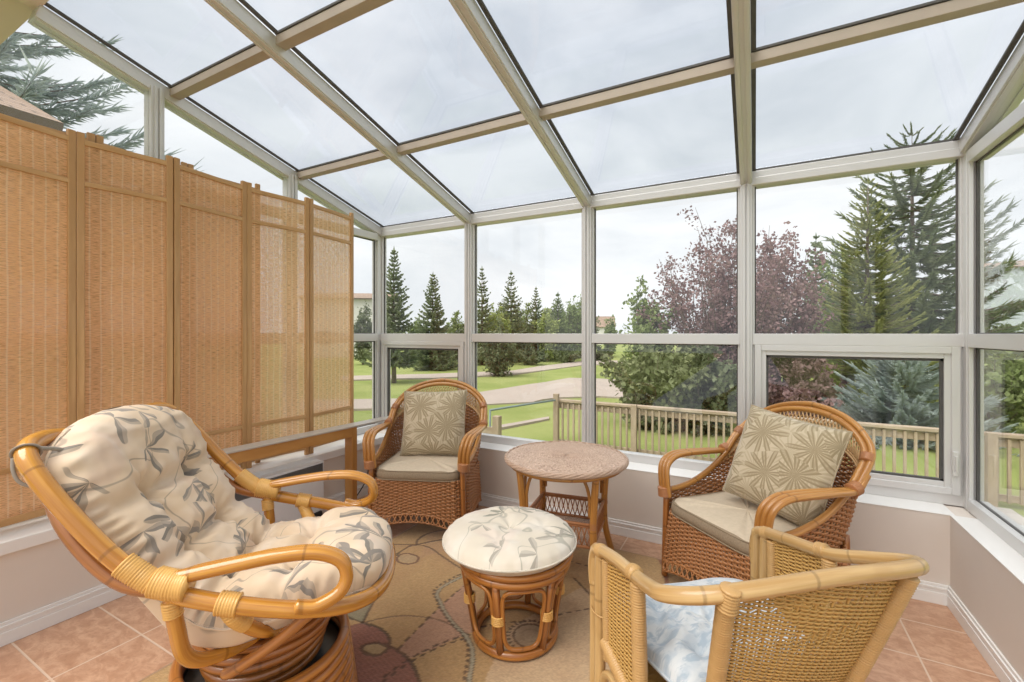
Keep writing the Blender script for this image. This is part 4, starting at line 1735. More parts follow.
    tie2 = spline([ctr + Vector((.02, .012, .006)), ctr + Vector((.035, .03, .0)), ctr + Vector((.05, .05, -.01))], 5)
    tp.tube(tie2, .0052, 8, flat=.5)
    tp.build('tie', M['strap'], o)
    o.location = (SW[0], SW[1], 0)
    o.rotation_euler = (0, 0, SWA)
    return tag(o, 'long tufted leaf print cushion on the golden swivel chair', 'cushion')


make_swivel_cushion()


# ------------------------------------------------------------------ pale tub chair
TC = (-.042, 1.336)
TCA = R(130.4)


def make_tub():
    t = thing('cane_tub_chair', 'pale cane tub chair with woven back seen from behind, blue cushion in its seat', 'armchair', (TC[0], TC[1], .0), TCA)
    half = [(.272, .291, .52), (.278, .292, .575), (.266, .291, .622), (.235, .290, .642), (.13, .286, .664), (.0, .290, .684), (-.10, .312, .718), (-.185, .322, .750), (-.245, .275, .775), (-.272, .18, .790), (-.282, 0, .80)]
    full = half + [(x, -y, z) for x, y, z in half[-2::-1]]
    m = MB()
    m.tube(spline(full, 12), .0175, 14)
    m.build('top_rail', M['pale'], t)

    def panel(name, fn, stakes, rows, gap=None, wid=.0084):
        """fine horizontal cane woven over upright stakes, real gaps between strands"""
        mm = MB()
        for k in range(stakes + 1):
            u = k / stakes
            mm.tube([fn(u, j / 10) for j in range(11)], .0028, 5, mi=0)
        for r in range(rows):
            v = (r + .5) / rows
            if rnd.random() < .015:
                continue
            ph = PI * (r % 2)
            nu = stakes * 4
            b = len(mm.v)
            hh = .5 * wid * rnd.uniform(.86, 1.0)
            for i in range(nu + 1):
                u = i / nu
                n = nrm_of(fn, u, v)
                p = Vector(fn(u, v))
                up = (Vector(fn(u, min(v + .01, 1))) - Vector(fn(u, max(v - .01, 0)))).normalized()
                dv = .0016 * noise.noise(Vector((u * 14, r * .37, 3)))
                loose = gap(u, v) if gap else 0
                off = n * (.0036 * math.cos(PI * u * stakes + ph))
                q = p + off + up * (dv + loose * (.004 if r % 2 else -.004))
                hw_ = hh * (1 - .45 * abs(loose))
                mm.v += [q + up * hw_ + n * .0, q + n * .0016, q - up * hw_, q - n * .0016]
            for i in range(nu):
                for e in range(4):
                    e2 = (e + 1) % 4
                    mm.face((b + i * 4 + e, b + i * 4 + e2, b + (i + 1) * 4 + e2, b + (i + 1) * 4 + e), [(i / nu, r * .37), (i / nu, r * .37 + .01), ((i + 1) / nu, r * .37 + .01), ((i + 1) / nu, r * .37)])
        return mm.build(name, M['cane'], t)

    def back(u, v):
        z = .36 + (.785 - .36) * v
        w = .158 + (.222 - .158) * v
        a = -.115 + (-.278 + .115) * v
        y = (1 - 2 * u) * w
        return (a + .02 * (y / .2) ** 2 - .012 * math.sin(PI * v), y, z)

    def gp(u, v):
        return math.exp(-((v - .66) / .05) ** 2 - ((u - .55) / .28) ** 2)
    panel('woven_back', back, 20, 84, gp)
    for s in (1, -1):
        # wrapped uprights of the back
        w = MB()
        P = [(-.115 + (-.268 + .115) * v + .010, s * (.168 + .062 * v), .30 + (.765 - .30) * v) for v in [i / 10 for i in range(11)]]
        w.wrap(P, .0175, .0066, n=12)
        w.build('back_post', M['wrapp'], t)
        if s > 0:
            w = MB()
            w.wrap([(-.262, s * .233, .752), (-.272, s * .230, .800)], .0190, .007, n=12)
            w.build('binding', M['wrapp'], t)
        # arm side: front double post, rear wrapped post, woven side panel
        for dx in (.270, .230):
            m = MB()
            m.tube(spline([(dx - .012, s * .289, .632), (dx, s * .290, .60), (dx + .002, s * .29, .3), (dx + .004, s * .292, .012)], 6), .0165, 12)
            m.build('front_post', M['pale'], t)
        w = MB()
        w.wrap([(.195, s * .285, .63), (.19, s * .283, .34)], .0135, .006, n=10)
        w.build('side_post', M['wrapp'], t)
        w = MB()
        w.wrap([(-.005, s * .290, .67), (-.01, s * .282, .30)], .0175, .0066, n=12)
        w.build('side_post', M['wrapp'], t)
        w = MB()
        w.wrap([(.20, s * .285, .385), (-.01, s * .283, .335)], .020, .0068, n=12)
        w.build('side_rail', M['wrapp'], t)
        panel('woven_side', lambda u, v, s=s: ((.188 - .19 * u) if s < 0 else (-.002 + .19 * u), s * .285, (.36 if s < 0 else .36) + (.29 + .028 * ((u if s < 0 else 1 - u))) * v - .03 * (u if s < 0 else 1 - u) * (1 - v)), 8, 60)
        for P in ([(.235, s * .290, .640), (.212, s * .289, .646)], [(.03, s * .287, .682), (.005, s * .289, .688)]):
            w = MB()
            w.wrap(P, .0195, .007, n=12)
            w.build('binding', M['wrapp'], t)
        m = MB()
        m.tube(spline([(.22, s * .288, .03), (.215, s * .287, .24), (.18, s * .285, .30), (.12, s * .284, .31), (.04, s * .283, .30), (0, s * .282, .24), (-.015, s * .285, .02)], 8), .0135, 10)
        m.build('arched_stretcher', M['pale'], t)
        m = MB()
        m.tube([(-.115 + .016, s * .168, .31), (-.20, s * .20, .012)], .0165, 12)
        m.build('rear_leg', M['pale'], t)
        w = MB()
        w.tube([(.243 + .040 * math.cos(2 * PI * i / 24), s * .290 + .019 * math.sin(2 * PI * i / 24), .455) for i in range(24)], .0025, 5, True)
        w.build('tie_wire', M['wrapp'], t)
    m = MB()
    m.tube([(.24, .29, .345), (.24, -.29, .345)], .017, 12)
    m.tube([(-.105, .165, .335), (-.105, -.165, .335)], .015, 12)
    m.build('seat_rail', M['pale'], t)
    m = MB()

    def seat(u, v):
        x = -.10 + .33 * v
        w = .16 + .115 * min(1, v * 1.6)
        return (x, (1 - 2 * u) * w, .345)
    woven(m, seat, 26, 24, .003, 4, 3)
    m.build('seat', M['cane'], t)
    return t


make_tub()


def make_tub_cushion():
    m = MB()
    T0, T1 = -.075, .275
    tufts = [(.0, -.11), (.0, .11), (.18, -.12), (.18, .12), (.09, 0), (.06, .19), (.06, -.19)]

    def f(u, v, side):
        x, y = 2 * v - 1, 2 * u - 1
        ax = .10 + .20 * x
        w = .255 - .05 * (1 - v) ** 2
        e = max(0, (1 - abs(x) ** 4) * (1 - abs(y) ** 5))
        h = (.075 if side > 0 else .045) * e ** .45
        px, py = ax, y * w
        if side > 0:
            sink = 0
            for k, (a, b) in enumerate(tufts):
                d = math.hypot(px - a, py - b)
                sink = max(sink, .050 * math.exp(-(d / .04) ** 2))
                an = math.atan2(py - b, px - a)
                h += .003 * math.sin(an * 6 + k) * math.exp(-((d - .045) / .03) ** 2) * e
            for i, a in enumerate(tufts):
                for b in tufts[i + 1:]:
                    dx, dy = b[0] - a[0], b[1] - a[1]
                    if math.hypot(dx, dy) < .2:
                        q = max(0, min(1, ((px - a[0]) * dx + (py - a[1]) * dy) / (dx * dx + dy * dy)))
                        d = math.hypot(px - a[0] - q * dx, py - a[1] - q * dy)
                        sink = max(sink, .026 * math.exp(-(d / .022) ** 2))
            h -= sink * e ** .5
            h += noise.noise(Vector((px * 8, py * 8, 4))) * .010 * e ** .5
        return (px, py, .437 + side * h)
    m.grid(lambda u, v: f(u, v, 1), 70, 60, uvfn=lambda u, v: (u * .5, v * .4), flip=True)
    m.grid(lambda u, v: f(u, v, -1), 30, 30, uvfn=lambda u, v: (u * .5 + 2, v * .4))
    o = m.build('tub_chair_cushion', M['blue'])
    p = MB()
    n = 40
    ring = [f(i / n, 0, 0) for i in range(n)] + [f(1, i / n, 0) for i in range(n)] + [f(1 - i / n, 1, 0) for i in range(n)] + [f(0, 1 - i / n, 0) for i in range(n)]
    p.tube(ring, .0045, 6, True)
    p.build('piping', M['blue'], o)
    o.location = (TC[0], TC[1], 0)
    o.rotation_euler = (0, 0, TCA)
    return tag(o, 'pale blue and white tufted cushion in the cane tub chair', 'cushion')


make_tub_cushion()


# ------------------------------------------------------------------ folding screens
def make_screen(name, label, nodes, zb, ht, thick=.022, extra=0.0):
    root = thing(name, label, 'screen', (nodes[0][0], nodes[0][1], zb))
    ox, oy = nodes[0]
    for (xa, ya), (xb, yb) in zip(nodes[:-1], nodes[1:]):
        a, b = Vector((xa - ox, ya - oy, 0)), Vector((xb - ox, yb - oy, 0))
        d = (b - a)
        L = d.length
        d.normalize()
        pw = .030
        a2, b2 = a + d * .017, b - d * .017
        m = MB()
        for p in (a2, b2):
            m = MB()
            m.bar(p + Vector((0, 0, .0)), p + Vector((0, 0, ht)), thick, pw, d)
            m.build('stile', M['screenwood'], root, .003)
        for z, h in ((ht - .045, .026), (ht - .245, .024), (.275, .024), (.055, .032)):
            m = MB()
            m.bar(a2 + Vector((0, 0, z)) + d * .01, b2 + Vector((0, 0, z)) - d * .01, thick * .8, h, (0, 0, 1))
            m.build('rail', M['screenwood'], root, .002)
        m = MB()
        nrm = d.cross(Vector((0, 0, 1)))
        for k, (z0, z1) in enumerate(((.065, .266), (.284, ht - .255), (ht - .235, ht - .055))):
            m = MB()
            bq = len(m.v)
            e0, e1 = a2 + d * .012, b2 - d * .012
            for e in (e0, e1):
                for z in (z0, z1):
                    for s in (-.0015, .0015):
                        m.v.append(e + nrm * s + Vector((0, 0, z)))
            W = (e1 - e0).length
            i = lambda e, z, s: bq + e * 4 + z * 2 + s
            u0 = xa * 3.1
            m.face((i(0, 0, 1), i(1, 0, 1), i(1, 1, 1), i(0, 1, 1)), [(u0, z0), (u0 + W, z0), (u0 + W, z1), (u0, z1)], 0, False)
            m.build('reed_panel', M['reed'], root)
    return root


make_screen('folding_screen', 'tall wooden folding screen with woven reed panels standing on the window ledge',
            [(-2.875, .06), (-2.805, .47), (-2.865, .895), (-2.81, 1.28), (-2.865, 1.715), (-2.81, 2.135), (-2.855, 2.575)], ZS, 1.835)
make_screen('folding_screen', 'second reed folding screen close behind the first, only its post tops showing',
            [(-2.935, .56), (-2.915, .985), (-2.935, 1.41), (-2.925, 1.845)], ZS, 1.865, .018)

# ------------------------------------------------------------------ console table along the screen
ct = thing('console_table', 'narrow stained wooden table with a pale overhanging top in front of the folding screen', 'table', (-2.595, 2.36, 0), R(-4))
for y in (-1.05, -.02):
    MB().box((-.062, y - .022, 0), (.022, y + .022, .614)).build('leg', M['wood'], ct, .003)
for x in (.010, -.062):
    MB().box((x, -1.028, .546), (x + .012, -.042, .614)).build('apron', M['wood'], ct, .002)
MB().box((-.078, -1.10, .614), (.030, .33, .626)).build('top', M['topwood'], ct, .003)

# ------------------------------------------------------------------ heater with its cord
ht = thing('panel_heater', 'white panel heater with a grey grille on the low wall behind the swivel chair', 'heater', (XL + .015, 1.25, .0))
MB().box((0, 0, .06), (.075, .90, .405)).build('body', M['heater'], ht, .005)
g = MB()
for i in range(12):
    z = .318 + .006 * i
    g.box((.074, .01, z), (.0785, .885, z + .0035))
g.box((.0738, .005, .312), (.0752, .89, .39))
g.build('grille', M['grille'], ht)
MB().box((.0, .01, .0), (.085, .2, .06)).box((.0, .70, .0), (.085, .88, .06)).build('foot', M['black'], ht, .004)
cd = MB()
cd.tube(spline([(XL + .02, 2.62, .30), (XL + .05, 2.60, .22), (XL + .06, 2.55, .12), (XL + .06, 2.45, .03), (XL + .10, 2.35, .008), (XL + .12, 2.2, .008), (XL + .10, 2.16, .03)], 8), .004, 8)
tag(cd.build('power_cord', M['black']), 'black power cord hanging on the low wall behind the console table', 'cord')
# ------------------------------------------------------------------ outside
GZ = -1.0
DK, NK = 1.21, 1.42        # distances follow the lower ground


def np_mesh(name, verts, quads, mat, parent=None):
    me = bpy.data.meshes.new(name)
    me.vertices.add(len(verts))
    me.vertices.foreach_set('co', np.asarray(verts, np.float32).ravel())
    q = np.asarray(quads, np.int32)
    me.loops.add(q.size)
    me.loops.foreach_set('vertex_index', q.ravel())
    me.polygons.add(len(q))
    me.polygons.foreach_set('loop_start', (np.arange(len(q)) * q.shape[1]).astype(np.int32))
    me.update(calc_edges=True)
    me.materials.append(mat)
    o = bpy.data.objects.new(name, me)
    COL.objects.link(o)
    if parent:
        o.parent = parent
    return o


def sprays(P, Q, w, rs, tip=.25, cross=True):
    """pointed blades from P to Q"""
    D = Q - P
    L = np.linalg.norm(D, axis=1, keepdims=True) + 1e-9
    D = D / L
    A = rs.normal(size=P.shape)
    S = np.cross(D, A)
    S /= np.linalg.norm(S, axis=1, keepdims=True) + 1e-9
    vs, qs = [], []
    n = 0
    for k in range(2 if cross else 1):
        S2 = S if k == 0 else np.cross(D, S)
        W = S2 * (np.asarray(w).reshape(-1, 1) if np.ndim(w) else w)
        mid = P + (Q - P) * .45
        v = np.stack([P, mid + W * .5, Q, mid - W * .5], 1)
        vs.append(v.reshape(-1, 3))
        qs.append(np.arange(len(v) * 4).reshape(-1, 4) + n)
        n += len(v) * 4
    return np.concatenate(vs), np.concatenate(qs)


def spruce_meshes(seed, h, rb, layers, per, tw, mat, start=.06, droop=.18, sparse=0.0, shape=.85, blade=.05, spread=.34, name='spruce_tree'):
    rs = np.random.RandomState(seed)
    P, Q, W = [], [], []
    br = MB()
    for i in range(layers):
        f = (i + rs.rand() * .6) / layers
        z = h * (start + (1 - start) * f)
        Lm = rb * (1 - f) ** shape + .05 * rb
        n = max(3, int(per * (1 - .45 * f)))
        a0 = rs.rand() * 6.28
        for j in range(n):
            if rs.rand() < sparse:
                continue
            a = a0 + 6.28 * j / n + rs.normal() * .2
            L = Lm * rs.uniform(.65, 1.12)
            up = .45 * f ** 2 - droop * (1 - f)
            dirv = np.array([math.cos(a), math.sin(a), 0])
            ts = np.linspace(0, 1, 8)
            pts = np.array([0, 0, z]) + dirv * (ts * L)[:, None] + np.array([0, 0, 1]) * ((up * ts + .20 * ts ** 2.4 - .10 * np.sin(ts * 3.1)) * L)[:, None]
            if blade > .03 and i % 1 == 0:
                br.tube([tuple(p) for p in pts[::3]] + [tuple(pts[-1])], lambda s, L=L: .012 * L * (1 - s) + .003, 4, cap=False)
            m = max(3, int(tw * L / rb) + 3)
            for k in range(m):
                t = .12 + .88 * (k + rs.rand()) / m
                p = pts[0] + 0
                q = t * 7
                ii = min(int(q), 6)
                p = pts[ii] + (pts[ii + 1] - pts[ii]) * (q - ii)
                d = pts[ii + 1] - pts[ii]
                d = d / (np.linalg.norm(d) + 1e-9)
                side = np.cross(d, [0, 0, 1])
                side /= np.linalg.norm(side) + 1e-9
                tl = L * (spread * (1 - t * .75) + .05)
                for s in (-1, 1):
                    e = d * .75 + side * s * rs.uniform(.5, 1.0) + np.array([0, 0, -1]) * rs.uniform(.0, .55)
                    e /= np.linalg.norm(e)
                    P.append(p)
                    Q.append(p + e * tl * rs.uniform(.6, 1.15))
                    W.append(blade * rs.uniform(.7, 1.3))
                P.append(p - d * .03)
                Q.append(p + d * (.10 * L + .05) + rs.normal(size=3) * .03 * L)
                W.append(blade * 1.2)
    P.append(np.array([0, 0, h * .96]))
    Q.append(np.array([0, 0, h * 1.03]))
    W.append(blade)
    return np.array(P), np.array(Q), np.array(W), br


def spruce(seed, h, rb, layers, per, tw, mat, label, loc, group=None, **kw):
    P, Q, W, br = spruce_meshes(seed, h, rb, layers, per, tw, mat, **kw)
    rs = np.random.RandomState(seed + 1)
    t = thing('spruce_tree', label, 'tree', loc, rs.rand() * 6, group)
    v, q = sprays(P, Q, W, rs)
    np_mesh('foliage', v, q, mat, t)
    r = .022 * h * .8
    br.tube([(0, 0, 0), (.01 * h * rs.normal() * .3, 0, h * .5), (0, 0, h * .98)], lambda s: r * (1 - s) + .008, 8)
    br.build('trunk', M['bark'], t)
    return t


def leafy(seed, h, w, stems, leaves, size, mat, label, loc, name='leafy_tree', base=.15, upright=.55, group=None, fill=1.0, extra=None, lpart='foliage'):
    """many-stemmed broadleaf crown: stems, twigs and pointed leaves"""
    rs = np.random.RandomState(seed)
    t = thing(name, label, 'bush' if 'bush' in name or 'shrub' in name else 'tree', loc, rs.rand() * 6, group)
    br = MB()
    ends = []
    for s in range(stems):
        a = rs.rand() * 6.28
        sp = rs.rand() ** .6
        top = np.array([math.cos(a) * sp * w, math.sin(a) * sp * w, h * (1 - .42 * sp ** 2) * rs.uniform(.72, 1.0)])
        p0 = np.array([math.cos(a) * .04 * w, math.sin(a) * .04 * w, 0])
        mid = p0 + (top - p0) * .5 + np.array([math.cos(a), math.sin(a), 0]) * w * .18 * (1 - upright)
        ts = np.linspace(0, 1, 7)
        pts = [(1 - x) ** 2 * p0 + 2 * x * (1 - x) * mid + x * x * top + rs.normal(size=3) * .015 * h * x for x in ts]
        br.tube([tuple(p) for p in pts], lambda x: .012 * h * .5 * (1 - x) + .004, 5, cap=False)
        for k in range(9):
            x = base + (1 - base) * rs.rand()
            i = min(int(x * 6), 5)
            p = pts[i] + (pts[i + 1] - pts[i]) * (x * 6 - i)
            d = rs.normal(size=3)
            d[2] = abs(d[2]) * (1.2 if upright > .5 else .5)
            d /= np.linalg.norm(d)
            e = p + d * h * .17 * fill * (1.15 - x * .6)
            br.tube([tuple(p), tuple((p + e) / 2 + rs.normal(size=3) * .01), tuple(e)], .0045, 3, cap=False)
            ends.append((p, e))
        ends.append((np.array(pts[3]), np.array(pts[6])))
    ends = np.array(ends)
    k = rs.randint(0, len(ends), leaves)
    f = rs.rand(leaves, 1)
    C = ends[k, 0] + (ends[k, 1] - ends[k, 0]) * f + rs.normal(size=(leaves, 3)) * .035 * h * fill * .6
    D = rs.normal(size=(leaves, 3))
    D[:, 2] += .35
    D /= np.linalg.norm(D, axis=1, keepdims=True)
    sz = size * rs.uniform(.6, 1.3, (leaves, 1))
    C[:, 2] = np.maximum(C[:, 2], .02)
    v, q = sprays(C - D * sz * .5, C + D * sz * .5, (sz * .62).ravel(), rs, cross=False)
    np_mesh(lpart, v, q, mat, t)
    if extra:
        n2 = int(leaves * extra[1])
        v, q = sprays(C[:n2] * np.array([1, 1, .9]) - D[:n2] * sz[:n2] * .5, C[:n2] * np.array([1, 1, .9]) + D[:n2] * sz[:n2] * .5, (sz[:n2] * .62).ravel(), rs, cross=False)
        np_mesh('young_leaves', v, q, extra[0], t)
    br.build('branches', M['bark'], t)
    return t


def G3(px, d, z=GZ):
    x, y = at(px, d)
    return (x, y, z)


# lawn, driveway and path
m = MB()
m.grid(lambda u, v: (-130 + 230 * u, 3.3 + 130 * v, GZ + .05 * noise.noise(Vector((u * 30, v * 20, 0)))), 40, 30, uvfn=lambda u, v: (u * 100, v * 60))
st(m.build('lawn', M['lawn']), 'mown green lawn outside the windows', 'lawn')
st(MB().grid(lambda u, v: (-130 + 127 * u, -50 + 53.4 * v, GZ + .005), 6, 6).build('lawn', M['lawn']), 'lawn beside the house', 'lawn')
st(MB().grid(lambda u, v: (1.3 + 90 * u, -50 + 53.4 * v, GZ + .005), 6, 6).build('lawn', M['lawn']), 'lawn beyond the side window', 'lawn')


def paved(name, pix, label, z, mat='path'):
    g = [ground(a, b, z) for a, b in pix]
    m = MB()
    n = len(g)
    for zz in (z, z - .12):
        for x, y in g:
            m.v.append(Vector((x, y, zz)))
    m.face(tuple(range(n)), None, 0, False)
    for i in range(n):
        j = (i + 1) % n
        m.face((i, i + n, j + n, j), None, 0, False)
    return st(m.build(name, M[mat]), label, name.split('_')[0])


zz = GZ + .06
paved('driveway', [(300, 410), (388, 408), (440, 405.5), (487, 404), (533, 401.7), (543, 399), (560, 397.2), (600, 396), (680, 400), (680, 384), (600, 378.5), (583, 378), (569, 377.8), (545, 382), (530, 384), (505, 388), (477, 392.4), (430, 398), (388, 398.5), (300, 400)],
      'pinkish concrete driveway curving across the lawn', zz)
paved('footpath', [(340, 380), (397, 378.5), (430, 378), (462, 376.5), (512, 374), (545, 370), (582, 365), (640, 363), (640, 360), (582, 361), (540, 366), (512, 370.5), (462, 372.5), (430, 373.8), (397, 374.5), (340, 376)],
      'pale footpath farther off across the lawn', zz)
paved('footpath', [(985, 388), (1010, 384), (1060, 379), (1120, 374), (1120, 366), (1060, 368), (1010, 370), (985, 374)], 'pinkish path seen through the side window', zz)
paved('footpath', [(487, 430), (520, 424), (549, 418.5), (549, 416.3), (520, 421.5), (487, 427)], 'narrow worn strip in the lawn beyond the handrail', zz)

# railing round the yard, seen over the window ledge
RA, RB2 = Vector((-3.50, 8.42, GZ)), Vector((5.6, 8.28, GZ))
rd = (RB2 - RA)
RL = rd.length
rd.normalize()
rt = thing('deck_railing', 'weathered wooden railing with thin square balusters out beyond the front windows', 'railing', tuple(RA))
ZT = .95
dl = Vector(rd)
MB().bar(dl * -.05 + Vector((0, 0, ZT)), dl * RL + Vector((0, 0, ZT)), .15, .045, (0, 0, 1)).build('top_rail', M['deckwood'], rt, .004)
MB().bar(Vector((0, 0, ZT - .09)), dl * RL + Vector((0, 0, ZT - .09)), .04, .13, (0, 0, 1)).build('under_rail', M['deckwood'], rt, .003)
MB().bar(Vector((0, 0, .12)), dl * RL + Vector((0, 0, .12)), .04, .09, (0, 0, 1)).build('bottom_rail', M['deckwood'], rt, .003)
for p in (0.0, 1.55, 4.0, 6.25, 8.6):
    MB().bar(dl * p + Vector((0, -.09, 0)), dl * p + Vector((0, -.09, ZT + (.14 if p == 0 else .04))), .10, .10, (0, 1, 0)).build('post', M['deckwood'], rt, .006)
s = 0
while s < RL - .1:
    s += .117
    MB().bar(dl * s + Vector((0, -.04, .07)), dl * s + Vector((0, -.04, ZT - .04)), .034, .034, (0, 1, 0)).build('baluster', M['deckwood'], rt)
# steel handrail of the steps with a stub of fence
hr = thing('handrail', 'thin teal metal handrail running from the railing corner post over the lawn', 'handrail', (RA.x, RA.y - .16, GZ))
x, y = at(490, 7.85)
e = Vector((x - RA.x, y - RA.y + .16, 0))
m = MB()
m.tube([(0, 0, .97), tuple(e * .5 + Vector((0, 0, .965))), tuple(e + Vector((0, 0, .955)))], .02, 8)
m.build('rail', M['teal'], hr)
m = MB()
m.tube([tuple(e + Vector((0, 0, .95))), tuple(e + Vector((0, 0, 0)))], .018, 8)
m.build('post', M['teal'], hr)
x, y = at(497, 7.6)
fp = thing('fence_post', 'short wooden stub of fence below the handrail end', 'fence', (x, y, GZ))
MB().box((-.06, -.06, 0), (.06, .06, .90)).build('post', M['deckwood'], fp, .006)
for i in range(3):
    MB().box((-.80, -.015, .14 + .2 * i), (-.055, .015, .30 + .2 * i)).build('board', M['deckwood'], fp, .003)

# ---- conifers beyond the road
spruce(11, 6.2, 1.20, 32, 11, 11, M['spruce'], 'dark spruce with a bare trunk foot nearest the far window corner', G3(394, 20.8), start=.16, blade=.085)
spruce(12, zat(274, 28.4) - GZ, 1.55, 32, 12, 11, M['spruce'], 'broad rounded spruce next to the dark spruce in the first front window', G3(433, 28.4), blade=.10)
far = [
    # px, d, top px, half width px, kind
    (482, 27, 268, 17, 'spruce', 'tall spruce beside the second window post, standing behind the low bush'),
    (511, 30, 272, 20, 'spruce', 'thin-topped grey spruce in the middle of the driveway window'),
    (536, 31, 288, 14, 'spruce', 'small pointed spruce between the grey spruce and the yellow green trees'),
    (558, 32, 293, 16, 'spruce', 'pointed green tree among the yellow green crowns near the third window post'),
]
for i, (px, d, tp, hw, kd, lab) in enumerate(far):
    d *= DK
    h = zat(tp, d) - GZ
    spruce(30 + i, h, hw / FPX * d * 1.1, 28, 10, 9, M['spruce'] if i != 3 else M['greenlf'], lab, G3(px, d), start=.05, blade=.11, sparse=.1, name='spruce_tree')
lt = [
    (497, 28, 305, 16, 'yellf', 'yellow green tree close behind the second window post'), (524, 33, 302, 16, 'greenlf', 'light green tree right of the grey spruce'),
    (548, 30, 308, 15, 'yellf', 'bright yellow green crown before the pointed green tree'), (574, 34, 290, 9, 'greenlf', 'narrow poplar beside the third window post'),
    (583, 35, 288, 8, 'greenlf', 'second narrow poplar, hidden partly by the third window post'), (470, 30, 318, 14, 'darklf', 'dark bushy tree behind the second window post'),
    (414, 30, 315, 14, 'greenlf', 'green tree filling the gap between the two first spruces'), (455, 32, 310, 12, 'greenlf', 'green tree at the edge of the first front window'),
    (385, 30, 318, 12, 'darklf', 'dark tree behind the far window corner'), (363, 27, 300, 10, 'darklf', 'dark tree seen past the edge of the folding screen'),
    (489, 34, 300, 12, 'greenlf', 'green tree just inside the second window post, behind the yellow green one'), (503, 36, 300, 13, 'midlf', 'olive tree showing behind the thin grey spruce, on the bush side'),
    (519, 37, 303, 13, 'midlf', 'olive tree between the thin grey spruce and the small pointed spruce'), (541, 37, 304, 13, 'yellf', 'yellow green tree far behind the small pointed spruce'),
    (555, 38, 300, 13, 'midlf', 'olive tree far behind the pointed green tree'), (568, 37, 302, 12, 'greenlf', 'green tree just before the two poplars'), (590, 38, 306, 12, 'midlf', 'olive tree hidden behind the third window post'),
    (610, 36, 318, 8, 'greenlf', 'small green tree beside the distant house'),
]
for i, (px, d, tp, hw, mt, lab) in enumerate(lt):
    d *= DK
    h = zat(tp, d) - GZ
    leafy(60 + i, h * 1.05, hw / FPX * d, 26, 3600, .20, M[mt], lab, G3(px, d), upright=.7, base=.08, fill=.8)
sh = [(498, 20, 322, 20, 'darklf', 'low dark bush at the lawn edge beside the second window post'), (530, 27, 345, 22, 'darklf', 'dark low bush below the yellow green trees'),
      (566, 29, 346, 22, 'darklf', 'dark hedge bush near the third window post'), (448, 27, 346, 24, 'darklf', 'dark low bush behind the lawn in the first front window'),
      (412, 27, 347, 20, 'darklf', 'low bush between the spruce trunks'), (600, 31, 346, 14, 'darklf', 'low bush behind the third window post')]
for i, (px, d, tp, hw, mt, lab) in enumerate(sh):
    d *= DK
    h = zat(tp, d) - GZ
    leafy(90 + i, h * 1.05, hw / FPX * d, 26, 4200, .17, M[mt], lab, G3(px, d), name='leafy_bush', upright=.3, base=.02, fill=1.2)

# ---- the plum-leaved tree and its company
leafy(120, zat(196, 12.21) - GZ, 2.201, 70, 20000, 0.103, M['purple'], 'large plum-leaved tree rising behind the deck railing on both sides of a window post', G3(727, 12.21), upright=.85, base=.12, fill=.75)
leafy(121, zat(205, 11.64) - GZ, 1.065, 30, 6500, 0.100, M['purple'], 'plum-leaved upright shoots beside the olive spruce', G3(785, 12.21), upright=.95, base=.25, fill=.6)
leafy(122, zat(280, 13.49) - GZ, 0.880, 30, 6500, 0.138, M['greenlf'], 'green bush left of the plum tree with a pointed top', G3(648, 13.21), upright=.8, base=.05, fill=.9, name='leafy_bush')
leafy(123, zat(330, 10.51) - GZ, 1.349, 34, 8500, 0.150, M['midlf'], 'broad green bush low behind the railing by the third window post', G3(652, 10.79), name='leafy_bush', upright=.3, base=.02, fill=1.2)
leafy(124, zat(338, 9.94) - GZ, 1.207, 34, 9000, 0.138, M['darklf'], 'dark bush behind the railing under the plum tree', G3(705, 10.37), name='leafy_bush', upright=.3, base=.02, fill=1.2)
leafy(125, zat(345, 10.51) - GZ, 1.136, 30, 6500, 0.125, M['purple'], 'low plum-leaved bush seen through the framed lower window', G3(795, 10.51), name='leafy_bush', upright=.4, base=.02, fill=1.1)
spruce(126, zat(236, 24.14) - GZ, 1.633, 30, 10, 9, M['spruce'], 'slim dark spruce behind the plum shoots', G3(816, 24.14), start=.05, blade=0.130)
leafy(127, zat(230, 18.46) - GZ, 0.880, 30, 6500, 0.163, M['greenlf'], 'narrow columnar cedar beside the slim dark spruce', G3(842, 18.46), name='columnar_tree', upright=.95, base=.03, fill=.55)
spruce(128, zat(186, 14.20) - GZ, 1.75, 38, 11, 56, M['spruceo'], 'olive green spruce in front of the tall open spruce', G3(868, 13.63), start=.06, blade=.032, sparse=.06, spread=.19)
spruce(129, zat(132, 15.90) - GZ, 3.5, 32, 9, 100, M['spruce'], 'tall open-branched spruce by the front corner of the sunroom', G3(912, 15.90), start=.12, blade=.034, droop=.12, sparse=.12, shape=.62, spread=.135)
spruce(130, zat(345, 9.7) - GZ, 1.6, 22, 13, 60, M['spruceb'], 'young bluish spruce behind the railing in the framed lower window', G3(905, 9.66), start=.03, blade=.03, shape=.6, spread=.19)
leafy(131, zat(340, 10.5) - GZ, 0.994, 22, 4500, 0.163, M['greenlf'], 'green bush beyond the corner post of the side window', G3(992, 10.51), name='leafy_bush', upright=.4, base=.02, fill=1.1)
leafy(132, zat(318, 26) - GZ, 3.4, 40, 6500, .24, M['darklf'], 'dark tree belt crown far beyond the side window', G3(1015, 26), upright=.5, base=.03, fill=1.1)
leafy(133, zat(322, 24) - GZ, 2.6, 34, 5600, .24, M['darklf'], 'dark tree far behind the tall open spruce', G3(940, 24), upright=.5, base=.03, fill=1.1)
leafy(134, zat(325, 22) - GZ, 2.2, 34, 5600, .22, M['darklf'], 'dark bushy tree far behind the columnar cedar', G3(850, 22), upright=.5, base=.03, fill=1.1, name='leafy_tree')
